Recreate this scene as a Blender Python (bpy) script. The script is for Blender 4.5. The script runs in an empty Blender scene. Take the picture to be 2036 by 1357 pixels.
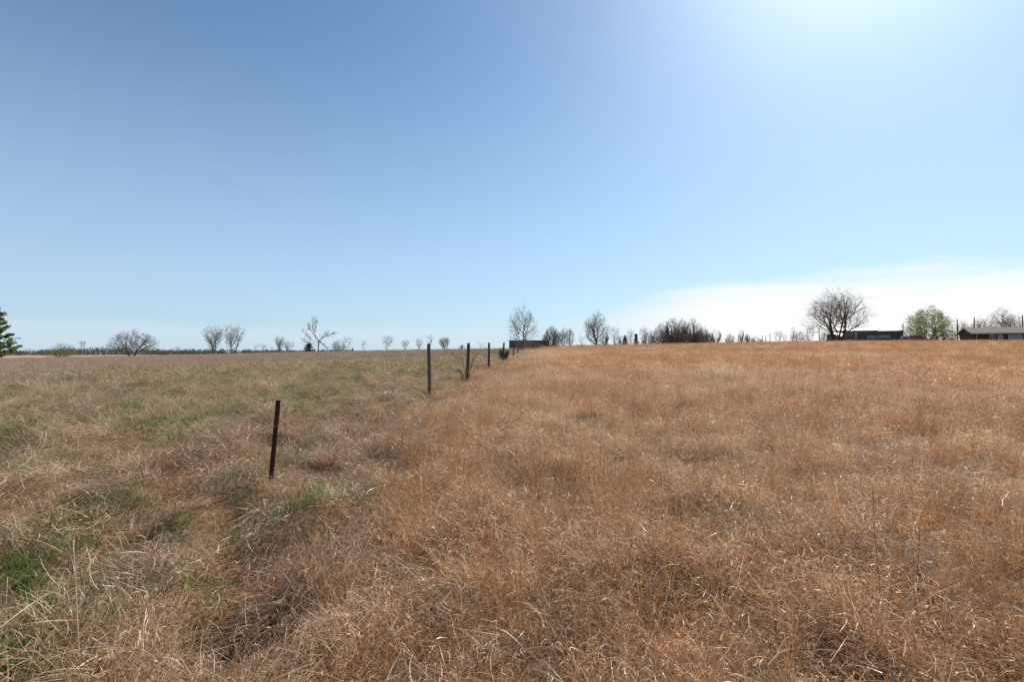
import bpy, bmesh, math, random
import numpy as np
from mathutils import Vector, Matrix
R = math.radians
scene = bpy.context.scene
COL = scene.collection

# ------------------------------------------------------------------ camera, sky, sun, exposure
EYE = 1.5                      # eye height above the ground at the photographer's feet
FPX = 917.0                    # focal length in photograph pixels (2036 wide)
HOR = 695.0                    # row of the level line
cam_data = bpy.data.cameras.new('camera')
cam = bpy.data.objects.new('camera', cam_data); COL.objects.link(cam)
cam_data.sensor_width = 36.0; cam_data.lens = 36.0*FPX/2036.0
cam_data.clip_start = 0.05; cam_data.clip_end = 9000
cam.location = (0, 0, EYE)
cam.rotation_euler = (R(90)+math.atan((HOR-678.5)/FPX), 0, 0)
scene.camera = cam

SUN_AZ, SUN_EL = R(40), R(45)  # to the right of the view and in front of the camera
SV = Vector((math.sin(SUN_AZ)*math.cos(SUN_EL), math.cos(SUN_AZ)*math.cos(SUN_EL), math.sin(SUN_EL)))
world = bpy.data.worlds.new('World'); scene.world = world; world.use_nodes = True
wn, wl = world.node_tree.nodes, world.node_tree.links
for n in list(wn): wn.remove(n)
sky = wn.new('ShaderNodeTexSky'); sky.sky_type = 'NISHITA'; sky.sun_disc = False
sky.sun_elevation = SUN_EL; sky.sun_rotation = SUN_AZ
sky.air_density = 1.0; sky.dust_density = .9; sky.ozone_density = 1.6; sky.altitude = 200
bg = wn.new('ShaderNodeBackground'); bg.inputs[1].default_value = 0.097
wout = wn.new('ShaderNodeOutputWorld')
def wmath(op, a, b=None, c=None, clamp=False):
    n = wn.new('ShaderNodeMath'); n.operation = op; n.use_clamp = clamp
    for i, v in enumerate((a, b, c)):
        if v is None: continue
        if isinstance(v, (int, float)): n.inputs[i].default_value = v
        else: wl.new(v, n.inputs[i])
    return n.outputs[0]
def wramp(v, a, b):
    n = wn.new('ShaderNodeMapRange'); n.interpolation_type = 'SMOOTHSTEP'
    wl.new(v, n.inputs[0])
    for k, q in ((1, a), (2, b)):
        if isinstance(q, (int, float)): n.inputs[k].default_value = q
        else: wl.new(q, n.inputs[k])
    return n.outputs[0]
# a thin white bank of high cloud low in the sky, thickest towards the sun's side
tc = wn.new('ShaderNodeTexCoord'); sep = wn.new('ShaderNodeSeparateXYZ'); wl.new(tc.outputs['Generated'], sep.inputs[0])
mp = wn.new('ShaderNodeMapping'); mp.inputs['Scale'].default_value = (1.6, 1.6, 14); wl.new(tc.outputs['Generated'], mp.inputs[0])
cn = wn.new('ShaderNodeTexNoise'); cn.inputs['Scale'].default_value = 2.6; cn.inputs['Detail'].default_value = 7; cn.inputs['Roughness'].default_value = .55
wl.new(mp.outputs[0], cn.inputs['Vector'])
side = wramp(wmath('ADD', wmath('MULTIPLY', sep.outputs[0], .83), wmath('MULTIPLY', sep.outputs[1], .05)), .08, .42)
top = wmath('ADD', wmath('MULTIPLY', side, .095), .06)
top = wmath('ADD', top, wmath('MULTIPLY', wmath('SUBTRACT', cn.outputs[0], .5), wmath('ADD', wmath('MULTIPLY', side, .10), .03)))
mask = wmath('SUBTRACT', 1.0, wramp(sep.outputs[2], wmath('MULTIPLY', top, .55), top))
mask = wmath('MULTIPLY', mask, wmath('ADD', wmath('MULTIPLY', side, .52), .42))
mix = wn.new('ShaderNodeMix'); mix.data_type = 'RGBA'
wl.new(mask, mix.inputs[0])
tint = wn.new('ShaderNodeMix'); tint.data_type = 'RGBA'; tint.blend_type = 'MULTIPLY'; tint.inputs[0].default_value = 1.0   # clear, dry, azure air
wl.new(sky.outputs[0], tint.inputs[6]); tint.inputs[7].default_value = (.80, .99, 1.07, 1)
veil = wn.new('ShaderNodeMix'); veil.data_type = 'RGBA'      # thin pale haze thinning out upwards, the same all round
wl.new(wmath('MULTIPLY', wmath('SUBTRACT', 1.0, wramp(sep.outputs[2], 0., .62)), .60), veil.inputs[0]); wl.new(tint.outputs[2], veil.inputs[6]); veil.inputs[7].default_value = (4.5, 6.1, 7.9, 1)
wl.new(veil.outputs[2], mix.inputs[6]) 
mc = wn.new('ShaderNodeMix'); mc.data_type = 'RGBA'; wl.new(side, mc.inputs[0]); mc.inputs[6].default_value = (5.9, 6.9, 7.9, 1); mc.inputs[7].default_value = (8.5, 8.4, 8.3, 1)
wl.new(mc.outputs[2], mix.inputs[7])
wl.new(mix.outputs[2], bg.inputs[0]); wl.new(bg.outputs[0], wout.inputs[0])

sl = bpy.data.lights.new('sun', 'SUN'); sl.energy = 5.0; sl.angle = R(.53); sl.color = (1, .955, .88)
so = bpy.data.objects.new('sun', sl); COL.objects.link(so); so.location = SV*60; so.rotation_euler = SV.to_track_quat('Z', 'Y').to_euler()
vs = scene.view_settings
vs.view_transform = 'Standard'; vs.look = 'None'; vs.exposure = 0.34; vs.gamma = 1.0; vs.use_curve_mapping = False
cy = scene.cycles; cy.max_bounces = 4; cy.diffuse_bounces = 2; cy.glossy_bounces = 1; cy.transmission_bounces = 2; cy.transparent_max_bounces = 4
cy.caustics_reflective = False; cy.caustics_refractive = False
scene.render.resolution_x, scene.render.resolution_y = 1024, 683

# ------------------------------------------------------------------ helpers
def fade(t): return t*t*t*(t*(t*6-15)+10)
def hash2(ix, iy, seed):
    h = (ix.astype(np.int64)*374761393 + iy.astype(np.int64)*668265263 + seed*974711) & 0xffffffff
    h = ((h ^ (h >> 13))*1274126177) & 0xffffffff
    h = (h ^ (h >> 16)) & 0xffffffff
    return h/4294967295.0
def noise(x, y, scale, seed=0):
    x = np.asarray(x, float)/scale; y = np.asarray(y, float)/scale
    ix, iy = np.floor(x), np.floor(y); fx, fy = fade(x-ix), fade(y-iy)
    a, b = hash2(ix, iy, seed), hash2(ix+1, iy, seed); c, d = hash2(ix, iy+1, seed), hash2(ix+1, iy+1, seed)
    return (a*(1-fx)+b*fx)*(1-fy)+(c*(1-fx)+d*fx)*fy
def fbm(x, y, scale, seed=0, o=3):
    s = 0; w = 0; a = 1.
    for k in range(o): s = s+a*noise(x, y, scale/2**k, seed+k*17); w += a; a *= .5
    return s/w
def sstep(x, a, b):
    t = np.clip((x-a)/(b-a), 0, 1); return t*t*(3-2*t)

HPX = np.array([-600, 0, 130, 250, 400, 600, 800, 1000, 1100, 1300, 1500, 1700, 2036, 2800], float)
HPY = np.array([718, 716, 713, 711, 707, 700.5, 695, 690, 685.5, 681, 676.5, 673.5, 672, 671.5], float)
HG = np.interp(HPX, [0, 800, 1100], [.14, .2, .42])          # standing grass on the rise
YC = 65.0
def height(X, Y, micro=True):
    X = np.asarray(X, float); Y = np.asarray(Y, float)
    th = np.arctan2(X, Y); r = np.hypot(X, Y)
    thc = np.clip(th, -R(58), R(58)); Ye = r*np.cos(thc)
    px = 1018+FPX*np.tan(thc)
    zc = EYE+(HOR-np.interp(px, HPX, HPY))/FPX*YC-np.interp(px, HPX, HG)
    back = sstep(np.abs(th), R(60), R(170)); zc = zc*(1-back)+1.0*back
    s = np.maximum(Ye/YC, 1e-4)
    f = (np.power(s, -1.6*5)+1)**(-1/5.)
    slope = np.interp(px, [0, 500, 900, 1100, 2036], [-.0125, -.0115, -.006, -.003, -.002])*(1-back)-.003*back
    z = zc*f+slope*np.maximum(Ye-YC, 0)*sstep(Ye, YC, YC+30)
    z = z+.10*(fbm(X, Y, 9., 5)-.5)*sstep(r, 3, 12)
    if micro:
        k = 1-sstep(r, 20, 45)
        lf = .68+1.0*sstep(bound(Y)-X, -.5, 1.)
        z = z+k*lf*(.24*(fbm(X, Y, .85, 11, 2)-.5)+.11*(sstep(noise(X, Y, .42, 31), .25, .75)-.5))
        k2 = np.exp(-((X+2.55)**2+((Y-4.6)*.8)**2)/.5); z = z-k2*.10
        for gx, gy, gr, gd in GAPS: z = z-gd*np.exp(-((X-gx)**2+((Y-gy)*np.where(Y < gy, .6, 1.2))**2)/(gr*gr))
    return z
def ground_at(px, py):                                       # ground point on a flat floor under a photograph pixel (nearby only)
    Y = EYE*FPX/(py-HOR); return ((px-1018)/FPX*Y, Y)
GAPS = []                                                    # hollows where the standing grass is missing
for px, py, gr, gd in ((200, 1095, .34, .28), (150, 1010, .30, .18), (440, 1045, .28, .22), (25, 1215, .30, .26), (215, 1195, .12, .12), (660, 1000, .14, .12), (330, 905, .22, .12),
                       (1375, 935, .30, .12), (1170, 870, .34, .12), (955, 850, .14, .06)):
    x, y = ground_at(px, py); GAPS.append((x, y, gr, gd))
def zg(x, y, micro=True): return float(height(np.array([x]), np.array([y]), micro)[0])
def at_x(px, Y): return (px-1018)/FPX*Y
def at_z(py, Y): return EYE+(HOR-py)/FPX*Y

def tag(o, label=None, cat=None, group=None, kind=None):
    if label: o['label'] = label
    if cat: o['category'] = cat
    if group: o['group'] = group
    if kind: o['kind'] = kind
    return o
def empty(name, loc, rz=0):
    o = bpy.data.objects.new(name, None); COL.objects.link(o); o.empty_display_size = .2
    o.location = loc; o.rotation_euler = (0, 0, rz); return o
def mesh_obj(name, verts, faces, mats, parent=None, fmat=None, smooth=False, link=True):
    me = bpy.data.meshes.new(name)
    me.from_pydata([tuple(v) for v in verts], [], [tuple(f) for f in faces]); 
    for m in (mats if isinstance(mats, (list, tuple)) else [mats]): me.materials.append(m)
    if fmat is not None: me.polygons.foreach_set('material_index', np.asarray(fmat, np.int32))
    if smooth: me.polygons.foreach_set('use_smooth', np.ones(len(me.polygons), bool))
    me.update()
    o = bpy.data.objects.new(name, me)
    if link: COL.objects.link(o)
    if parent: o.parent = parent
    return o
def quad_obj(name, V, F, mat, parent=None, smooth=False):
    me = bpy.data.meshes.new(name); n = len(F)
    me.vertices.add(len(V)); me.vertices.foreach_set('co', np.asarray(V, np.float32).ravel())
    me.loops.add(4*n); me.loops.foreach_set('vertex_index', np.asarray(F, np.int32).ravel())
    me.polygons.add(n); me.polygons.foreach_set('loop_start', np.arange(0, 4*n, 4, dtype=np.int32))
    me.polygons.foreach_set('use_smooth', np.full(n, smooth)); me.materials.append(mat); me.update(calc_edges=True)
    o = bpy.data.objects.new(name, me); COL.objects.link(o)
    if parent: o.parent = parent
    return o
class MB:
    """collects boxes, prisms and tubes, then links them as one mesh"""
    def __init__(s): s.v = []; s.f = []; s.b = []
    def add(s, vs, fs):
        k = len(s.v); s.v += [tuple(map(float, q)) for q in vs]; s.f += [tuple(i+k for i in f) for f in fs]
    def box(s, x0, x1, y0, y1, z0, z1):
        s.add([(x0,y0,z0),(x1,y0,z0),(x1,y1,z0),(x0,y1,z0),(x0,y0,z1),(x1,y0,z1),(x1,y1,z1),(x0,y1,z1)],
              [(0,3,2,1),(4,5,6,7),(0,1,5,4),(1,2,6,5),(2,3,7,6),(3,0,4,7)])
    def prism_y(s, prof, y0, y1):                          # profile in x,z (counter-clockwise seen from -y), extruded along y
        n = len(prof)
        s.add([(x, y0, z) for x, z in prof]+[(x, y1, z) for x, z in prof],
              [tuple(range(n)), tuple(range(2*n-1, n-1, -1))]+[(i, i+n, (i+1) % n+n, (i+1) % n) for i in range(n)])
    def prism_x(s, prof, x0, x1):
        n = len(prof)
        s.add([(x0, y, z) for y, z in prof]+[(x1, y, z) for y, z in prof],
              [tuple(range(n-1, -1, -1)), tuple(range(n, 2*n))]+[(i, (i+1) % n, (i+1) % n+n, i+n) for i in range(n)])
    def tube(s, pts, rad, sides=5, cap=True):
        pts = np.asarray(pts, float); n = len(pts); rad = np.broadcast_to(np.asarray(rad, float), (n,))
        d = np.gradient(pts, axis=0); d /= np.linalg.norm(d, axis=1)[:, None]+1e-9
        ref = np.array([0, 0, 1.]) if abs(d[0, 2]) < .8 else np.array([1., .2, 0])
        u = np.cross(d, ref); u /= np.linalg.norm(u, axis=1)[:, None]+1e-9; w = np.cross(d, u)
        a = np.arange(sides)*2*math.pi/sides
        ring = pts[:, None, :]+rad[:, None, None]*(np.cos(a)[None, :, None]*u[:, None, :]+np.sin(a)[None, :, None]*w[:, None, :])
        k = len(s.v); s.v += [tuple(q) for q in ring.reshape(-1, 3).tolist()]
        for i in range(n-1):
            b = k+i*sides
            for j in range(sides):
                j2 = (j+1) % sides
                s.f.append((b+j, b+j2, b+sides+j2, b+sides+j))
        if cap:
            s.f.append(tuple(k+j for j in range(sides-1, -1, -1))); s.f.append(tuple(k+(n-1)*sides+j for j in range(sides)))
    def batch(s, P, Rd, sides=3):                           # many open tubes at once: P (n,k,3), Rd (n,k)
        n, k = P.shape[:2]; d = np.gradient(P, axis=1) if k > 1 else P
        d = d/(np.linalg.norm(d, axis=2)[..., None]+1e-9); ref = np.where(np.abs(d[:, :1, 2:]) < .8, np.array([0, 0, 1.]), np.array([1., .2, 0]))
        u = np.cross(d, np.broadcast_to(ref, d.shape)); u /= np.linalg.norm(u, axis=2)[..., None]+1e-9; w = np.cross(d, u)
        a = np.arange(sides)*2*math.pi/sides
        V = P[:, :, None, :]+Rd[:, :, None, None]*(np.cos(a)[:, None]*u[:, :, None, :]+np.sin(a)[:, None]*w[:, :, None, :])
        ix = np.arange(n*k*sides).reshape(n, k, sides); nx = np.roll(ix, -1, 2)
        F = np.stack([ix[:, :-1], nx[:, :-1], nx[:, 1:], ix[:, 1:]], -1).reshape(-1, 4); s.b.append((V.reshape(-1, 3), F))
    def build(s, name, mat, parent=None, smooth=False):
        if not s.b: return mesh_obj(name, s.v, s.f, mat, parent, smooth=smooth)
        V = [np.array(s.v).reshape(-1, 3)]; F = [np.array(s.f, int).reshape(-1, 4)]; k = len(s.v)
        for v, f in s.b: V.append(v); F.append(f+k); k += len(v)
        return quad_obj(name, np.concatenate(V), np.concatenate(F), mat, parent, smooth)

def new_mat(name):
    m = bpy.data.materials.new(name); m.use_nodes = True
    nt = m.node_tree
    return m, nt.nodes, nt.links, nt.nodes['Principled BSDF']
def simple_mat(name, c1, c2, scale=6., rough=.8, stretch=(1, 1, 1), metal=0., bump=0., spec=.3):
    m, n, l, p = new_mat(name)
    g = n.new('ShaderNodeTexCoord'); mp = n.new('ShaderNodeMapping'); mp.inputs['Scale'].default_value = stretch
    l.new(g.outputs['Object'], mp.inputs[0])
    t = n.new('ShaderNodeTexNoise'); t.inputs['Scale'].default_value = scale; t.inputs['Detail'].default_value = 6; t.inputs['Roughness'].default_value = .65
    l.new(mp.outputs[0], t.inputs['Vector'])
    r = n.new('ShaderNodeValToRGB'); r.color_ramp.elements[0].position = .32; r.color_ramp.elements[1].position = .68
    r.color_ramp.elements[0].color = (*c1, 1); r.color_ramp.elements[1].color = (*c2, 1)
    l.new(t.outputs[0], r.inputs[0]); l.new(r.outputs[0], p.inputs['Base Color'])
    p.inputs['Roughness'].default_value = rough; p.inputs['Metallic'].default_value = metal; p.inputs['Specular IOR Level'].default_value = spec
    if bump:
        b = n.new('ShaderNodeBump'); b.inputs['Strength'].default_value = bump; b.inputs['Distance'].default_value = .02
        l.new(t.outputs[0], b.inputs['Height']); l.new(b.outputs[0], p.inputs['Normal'])
    return m

# ------------------------------------------------------------------ grass and ground materials
def grass_mat(name, cols, patch=None, patch_scale=.35, transl=.38, rough=.42, spec=.45, var=.4, patch_amt=.8, lo=.46, hi=.66):
    """cols: colour stops from dark to pale picked per blade; patch: second set of stops used in world-space patches"""
    m, n, l, p = new_mat(name)
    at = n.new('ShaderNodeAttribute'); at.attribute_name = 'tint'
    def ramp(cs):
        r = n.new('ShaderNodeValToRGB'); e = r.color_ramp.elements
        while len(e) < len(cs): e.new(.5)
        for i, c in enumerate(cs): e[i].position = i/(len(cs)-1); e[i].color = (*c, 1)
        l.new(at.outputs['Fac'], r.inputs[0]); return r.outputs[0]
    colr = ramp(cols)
    geo = n.new('ShaderNodeNewGeometry')
    if patch:
        t = n.new('ShaderNodeTexNoise'); t.inputs['Scale'].default_value = patch_scale; t.inputs['Detail'].default_value = 4
        l.new(geo.outputs['Position'], t.inputs['Vector'])
        mr = n.new('ShaderNodeMapRange'); mr.inputs[1].default_value = lo; mr.inputs[2].default_value = hi; mr.inputs[4].default_value = patch_amt
        l.new(t.outputs[0], mr.inputs[0])
        mx = n.new('ShaderNodeMix'); mx.data_type = 'RGBA'; l.new(mr.outputs[0], mx.inputs[0]); l.new(colr, mx.inputs[6]); l.new(ramp(patch), mx.inputs[7])
        colr = mx.outputs[2]
    oi = n.new('ShaderNodeAttribute'); oi.attribute_name = 'clump'; mr2 = n.new('ShaderNodeMapRange'); l.new(oi.outputs['Fac'], mr2.inputs[0])
    mr2.inputs[3].default_value = 1-var; mr2.inputs[4].default_value = 1+var*.8
    hs = n.new('ShaderNodeHueSaturation'); l.new(colr, hs.inputs['Color']); l.new(mr2.outputs[0], hs.inputs['Value'])
    l.new(hs.outputs[0], p.inputs['Base Color']); p.inputs['Roughness'].default_value = rough; p.inputs['Specular IOR Level'].default_value = spec
    tr = n.new('ShaderNodeBsdfTranslucent'); l.new(hs.outputs[0], tr.inputs[0])
    ms = n.new('ShaderNodeMixShader'); ms.inputs[0].default_value = transl
    l.new(p.outputs[0], ms.inputs[1]); l.new(tr.outputs[0], ms.inputs[2]); l.new(ms.outputs[0], n['Material Output'].inputs[0])
    return m
M = {}
RUST = [(.27, .098, .032), (.50, .232, .092), (.66, .365, .172), (.86, .68, .46)]
STRAW = [(.33, .165, .070), (.60, .35, .165), (.75, .50, .275), (.91, .77, .56)]
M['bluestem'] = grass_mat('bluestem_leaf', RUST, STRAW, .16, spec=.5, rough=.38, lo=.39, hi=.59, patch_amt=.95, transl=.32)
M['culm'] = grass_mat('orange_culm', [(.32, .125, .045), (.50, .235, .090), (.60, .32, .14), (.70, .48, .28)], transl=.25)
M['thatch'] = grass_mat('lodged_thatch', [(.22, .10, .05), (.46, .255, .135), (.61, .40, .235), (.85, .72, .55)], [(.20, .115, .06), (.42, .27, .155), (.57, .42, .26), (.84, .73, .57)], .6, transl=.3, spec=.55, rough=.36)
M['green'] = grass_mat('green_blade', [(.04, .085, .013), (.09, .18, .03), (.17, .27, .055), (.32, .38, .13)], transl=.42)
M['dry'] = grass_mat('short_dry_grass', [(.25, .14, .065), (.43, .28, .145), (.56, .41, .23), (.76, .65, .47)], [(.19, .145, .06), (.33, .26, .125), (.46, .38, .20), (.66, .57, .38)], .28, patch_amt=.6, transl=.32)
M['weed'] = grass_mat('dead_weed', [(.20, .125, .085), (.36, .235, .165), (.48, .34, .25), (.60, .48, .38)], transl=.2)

def ground_mat():
    m, n, l, p = new_mat('soil_and_litter')
    geo = n.new('ShaderNodeNewGeometry')
    at = n.new('ShaderNodeAttribute'); at.attribute_name = 'zone'
    sp = n.new('ShaderNodeSeparateColor'); l.new(at.outputs['Color'], sp.inputs[0])
    def nz(s, d=6, rough=.65):
        t = n.new('ShaderNodeTexNoise'); t.inputs['Scale'].default_value = s; t.inputs['Detail'].default_value = d; t.inputs['Roughness'].default_value = rough
        l.new(geo.outputs['Position'], t.inputs['Vector']); return t.outputs[0]
    def ramp(v, cs, a=.3, b=.7):
        r = n.new('ShaderNodeValToRGB'); e = r.color_ramp.elements
        while len(e) < len(cs): e.new(.5)
        for i, c in enumerate(cs): e[i].position = a+(b-a)*i/(len(cs)-1); e[i].color = (*c, 1)
        l.new(v, r.inputs[0]); return r.outputs[0]
    def mixc(f, a, b):
        x = n.new('ShaderNodeMix'); x.data_type = 'RGBA'; l.new(f, x.inputs[0]); l.new(a, x.inputs[6]); l.new(b, x.inputs[7]); return x.outputs[2]
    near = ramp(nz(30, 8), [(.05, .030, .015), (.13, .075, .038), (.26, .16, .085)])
    right = ramp(nz(.5, 9, .75), [(.20, .105, .05), (.31, .175, .085), (.40, .25, .13)])
    left = ramp(nz(.22, 9, .75), [(.13, .12, .055), (.24, .17, .10), (.21, .15, .115), (.31, .23, .14)], .25, .75)
    farl = ramp(nz(.012, 5), [(.16, .125, .09), (.36, .26, .15), (.20, .15, .10)], .35, .65)
    c = mixc(sp.outputs[0], left, right)
    c = mixc(sp.outputs[2], c, farl)
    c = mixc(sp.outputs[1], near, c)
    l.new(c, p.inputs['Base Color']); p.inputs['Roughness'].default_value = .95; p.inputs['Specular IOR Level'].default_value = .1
    b = n.new('ShaderNodeBump'); b.inputs['Strength'].default_value = .6; b.inputs['Distance'].default_value = .05
    l.new(nz(9, 8), b.inputs['Height']); l.new(b.outputs[0], p.inputs['Normal'])
    return m

# ------------------------------------------------------------------ the ground, one sheet to the horizon
def bound(Y): return np.interp(Y, [0, 2, 5, 12, 30, 60, 100, 4000], [-.2, -.55, -1.3, -1.5, -.1, 1.7, 5.0, 300.])
def fence_x(Y): return -3.2+.08*Y
def right_mask(X, Y): 
    w = .7+.02*np.maximum(Y, 0)
    return 1/(1+np.exp(-np.clip((X-bound(Y)+(fbm(X, Y, 1.6, 77)-.5)*2.2*w)/(.35*w), -30, 30)))
NA, NR = 480, 230
rr = np.concatenate([[0.0], .25*np.power(5000/.25, np.linspace(0, 1, NR))])
aa = np.linspace(0, 2*math.pi, NA, endpoint=False)
gx = (rr[1:, None]*np.sin(aa)[None]).ravel(); gy = (rr[1:, None]*np.cos(aa)[None]).ravel()
gx = np.concatenate([[0], gx]); gy = np.concatenate([[0], gy]); gz = height(gx, gy)
faces = [(0, 1+(j+1) % NA, 1+j) for j in range(NA)]
for i in range(NR-1):
    b = 1+i*NA
    for j in range(NA): faces.append((b+j, b+(j+1) % NA, b+NA+(j+1) % NA, b+NA+j))
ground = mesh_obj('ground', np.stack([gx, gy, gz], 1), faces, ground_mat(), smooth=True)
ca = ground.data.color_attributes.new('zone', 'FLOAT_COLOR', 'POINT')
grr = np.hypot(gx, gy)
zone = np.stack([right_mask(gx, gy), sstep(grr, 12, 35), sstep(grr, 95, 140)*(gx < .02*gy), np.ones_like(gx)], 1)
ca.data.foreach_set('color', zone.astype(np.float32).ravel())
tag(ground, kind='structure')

# ------------------------------------------------------------------ grass prototypes
def blades(rng, n, rad, L, W, tilt, droop, curl=.6, segs=5, z0=(-.02, .0), az=None, az_sd=1.2, tip=.12, tmin=0.):
    r = rad*np.sqrt(rng.random(n)); a = rng.random(n)*2*math.pi
    p = np.stack([r*np.cos(a), r*np.sin(a), rng.uniform(*z0, n)], 1)
    ang = (a+rng.normal(0, az_sd, n)) if az is None else rng.normal(az, az_sd, n)
    ln = rng.uniform(*L, n); ti = rng.uniform(*tilt, n); dr = rng.uniform(*droop, n)/segs
    cu = rng.normal(0, curl, n)/segs; w = rng.uniform(*W, n); tw = rng.uniform(0, 2*math.pi, n); tws = rng.normal(0, .9, n)/segs
    P = np.zeros((n, segs+1, 2, 3)); tint = np.zeros((n, segs+1, 2)); base = tmin+(1-tmin)*rng.random(n)
    for k in range(segs+1):
        s = k/segs
        dirv = np.stack([np.sin(ti)*np.cos(ang), np.sin(ti)*np.sin(ang), np.cos(ti)], 1)
        h = np.stack([-np.sin(ang), np.cos(ang), 0*ang], 1); nn = np.cross(dirv, h)
        sd = np.cos(tw)[:, None]*h+np.sin(tw)[:, None]*nn
        ww = w*(1-(1-tip)*s**1.6)*.5
        P[:, k, 0] = p-sd*ww[:, None]; P[:, k, 1] = p+sd*ww[:, None]
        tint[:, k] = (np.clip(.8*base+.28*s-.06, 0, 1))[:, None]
        p = p+dirv*(ln/segs)[:, None]
        ti = ti+dr*(.5+s)*1.2; ang = ang+cu; tw = tw+tws
        low = p[:, 2] < .012; ti = np.where(low & (ti > 1.5), 1.45, ti)
    m = segs+1; idx = np.arange(n*m*2).reshape(n, m, 2); f = []
    q = np.stack([idx[:, :-1, 0], idx[:, :-1, 1], idx[:, 1:, 1], idx[:, 1:, 0]], -1).reshape(-1, 4)
    return P.reshape(-1, 3), q, tint.ravel()
def merge(*parts):
    V = []; F = []; T = []; k = 0
    for v, f, t in parts: V.append(v); F.append(f+k); T.append(t); k += len(v)
    return np.concatenate(V), np.concatenate(F), np.concatenate(T)
def patch_of(rng, maker, k, rad):
    V = []; F = []; T = []; C = []; n0 = 0
    for i in range(k):
        v, f, t = maker(rng); a = rng.random()*6.283; q = rng.uniform(.8, 1.25)
        r = rad*math.sqrt((i+rng.random())/k); b = i*2.39996+rng.normal(0, .3)
        c, s_ = math.cos(a)*q, math.sin(a)*q
        V.append(np.stack([v[:, 0]*c-v[:, 1]*s_+r*math.cos(b), v[:, 0]*s_+v[:, 1]*c+r*math.sin(b), v[:, 2]*q], 1))
        F.append(f+n0); T.append(t); C.append(np.full(len(t), rng.random())); n0 += len(v)
    return np.concatenate(V), np.concatenate(F), np.concatenate(T), np.concatenate(C)
def blade_mesh(name, data, mat):
    v, f, t, cl = data
    me = bpy.data.meshes.new(name); me.from_pydata(v.tolist(), [], f.tolist()); me.materials.append(mat)
    a = me.attributes.new('tint', 'FLOAT', 'POINT'); a.data.foreach_set('value', t.astype(np.float32))
    a = me.attributes.new('clump', 'FLOAT', 'POINT'); a.data.foreach_set('value', cl.astype(np.float32)); me.update()
    return me
PROTO = {}
def protos(key, mat, maker, n, k=1, rad=0.):
    c = bpy.data.collections.new('source_'+key); PROTO[key] = (c, n)
    for i in range(n):
        rng = np.random.default_rng(abs(hash2(np.array([i*7.+1]), np.array([len(key)*13.+ord(key[0])]), 3)[0]*1e6).astype(int)+i)
        nm = 'blade_clump_%s_%02d' % (key, i); c.objects.link(bpy.data.objects.new(nm, blade_mesh(nm, patch_of(rng, maker, k, rad), mat)))
def pv(c): return c
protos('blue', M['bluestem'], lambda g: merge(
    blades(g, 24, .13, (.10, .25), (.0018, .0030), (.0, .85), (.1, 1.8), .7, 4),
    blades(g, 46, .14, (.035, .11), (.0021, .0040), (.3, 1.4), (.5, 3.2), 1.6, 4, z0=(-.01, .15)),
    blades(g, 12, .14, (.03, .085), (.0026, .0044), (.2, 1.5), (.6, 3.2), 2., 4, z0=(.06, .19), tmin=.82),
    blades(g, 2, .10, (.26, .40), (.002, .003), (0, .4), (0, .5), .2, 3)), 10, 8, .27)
protos('culm', M['culm'], lambda g: merge(
    blades(g, 13, .055, (.38, .68), (.0024, .0036), (.0, .2), (-.05, .3), .1, 3, tip=.5, az=g.random()*6.28, az_sd=1.5),
    blades(g, 16, .06, (.15, .4), (.002, .0035), (.05, .4), (.2, 1.8), .8, 5),
    blades(g, 6, .06, (.05, .14), (.002, .004), (.3, 1.0), (.8, 3.), 1., 4, z0=(.15, .4))), 7)
def lodged(g):
    az = g.random()*6.28
    return merge(blades(g, 50, .2, (.08, .27), (.002, .0042), (.8, 1.5), (-.1, .7), .9, 5, z0=(0, .11), az=az, az_sd=.8),
                 blades(g, 56, .2, (.04, .13), (.002, .0038), (.3, 1.2), (.5, 3.), 1.6, 6, z0=(0, .08)),
                 blades(g, 12, .2, (.03, .09), (.0026, .0045), (.4, 1.5), (1., 4.), 2., 5, z0=(.04, .12), tmin=.8),
                 blades(g, 6, .18, (.15, .32), (.002, .0035), (.3, .9), (.2, 1.6), .6, 5))
protos('thatch', M['thatch'], lodged, 10, 5, .3)
protos('green', M['green'], lambda g: merge(blades(g, 50, .12, (.08, .22), (.0025, .0045), (.0, .7), (.2, 1.8), .6, 5)), 5, 2, .14)
protos('dry', M['dry'], lambda g: merge(blades(g, 40, .15, (.08, .24), (.002, .004), (.1, 1.2), (.3, 2.2), 1., 5), blades(g, 20, .17, (.1, .3), (.002, .0035), (1., 1.5), (0, .4), .8, 4, z0=(0, .05))), 8, 7, .32)
def weedy(g):
    parts = [blades(g, 9, .1, (.2, .42), (.0025, .004), (0, .35), (-.1, .4), .2, 3, tip=.5)]
    for k in range(4): parts.append(blades(g, 7, .1, (.06, .16), (.0018, .003), (.2, 1.1), (-.3, .6), .4, 2, z0=(.08+.06*k, .16+.07*k)))
    return merge(*parts)
protos('weed', M['weed'], weedy, 6, 5, .3)
# broader clumps for the middle and far distance
protos('bluefar', M['bluestem'], lambda g: merge(blades(g, 52, .42, (.14, .32), (.008, .015), (.2, 1.2), (.4, 2.6), 1., 3), blades(g, 14, .42, (.05, .14), (.009, .015), (.4, 1.5), (.5, 3.), 1.5, 3, z0=(.1, .22), tmin=.8), blades(g, 7, .4, (.25, .42), (.006, .009), (0, .35), (0, .4), .2, 2)), 7, 5, .8)
protos('culmfar', M['culm'], lambda g: merge(blades(g, 34, .3, (.34, .58), (.007, .011), (0, .25), (0, .5), .2, 2)), 5, 2, .4)
protos('dryfar', M['dry'], lambda g: merge(blades(g, 70, .45, (.08, .22), (.009, .016), (.2, 1.2), (.2, 1.6), .6, 3)), 7, 5, .8)
protos('weedfar', M['weed'], lambda g: merge(blades(g, 60, .42, (.14, .36), (.005, .010), (0, .8), (-.1, .8), .4, 2)), 5, 4, .7)
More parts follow.
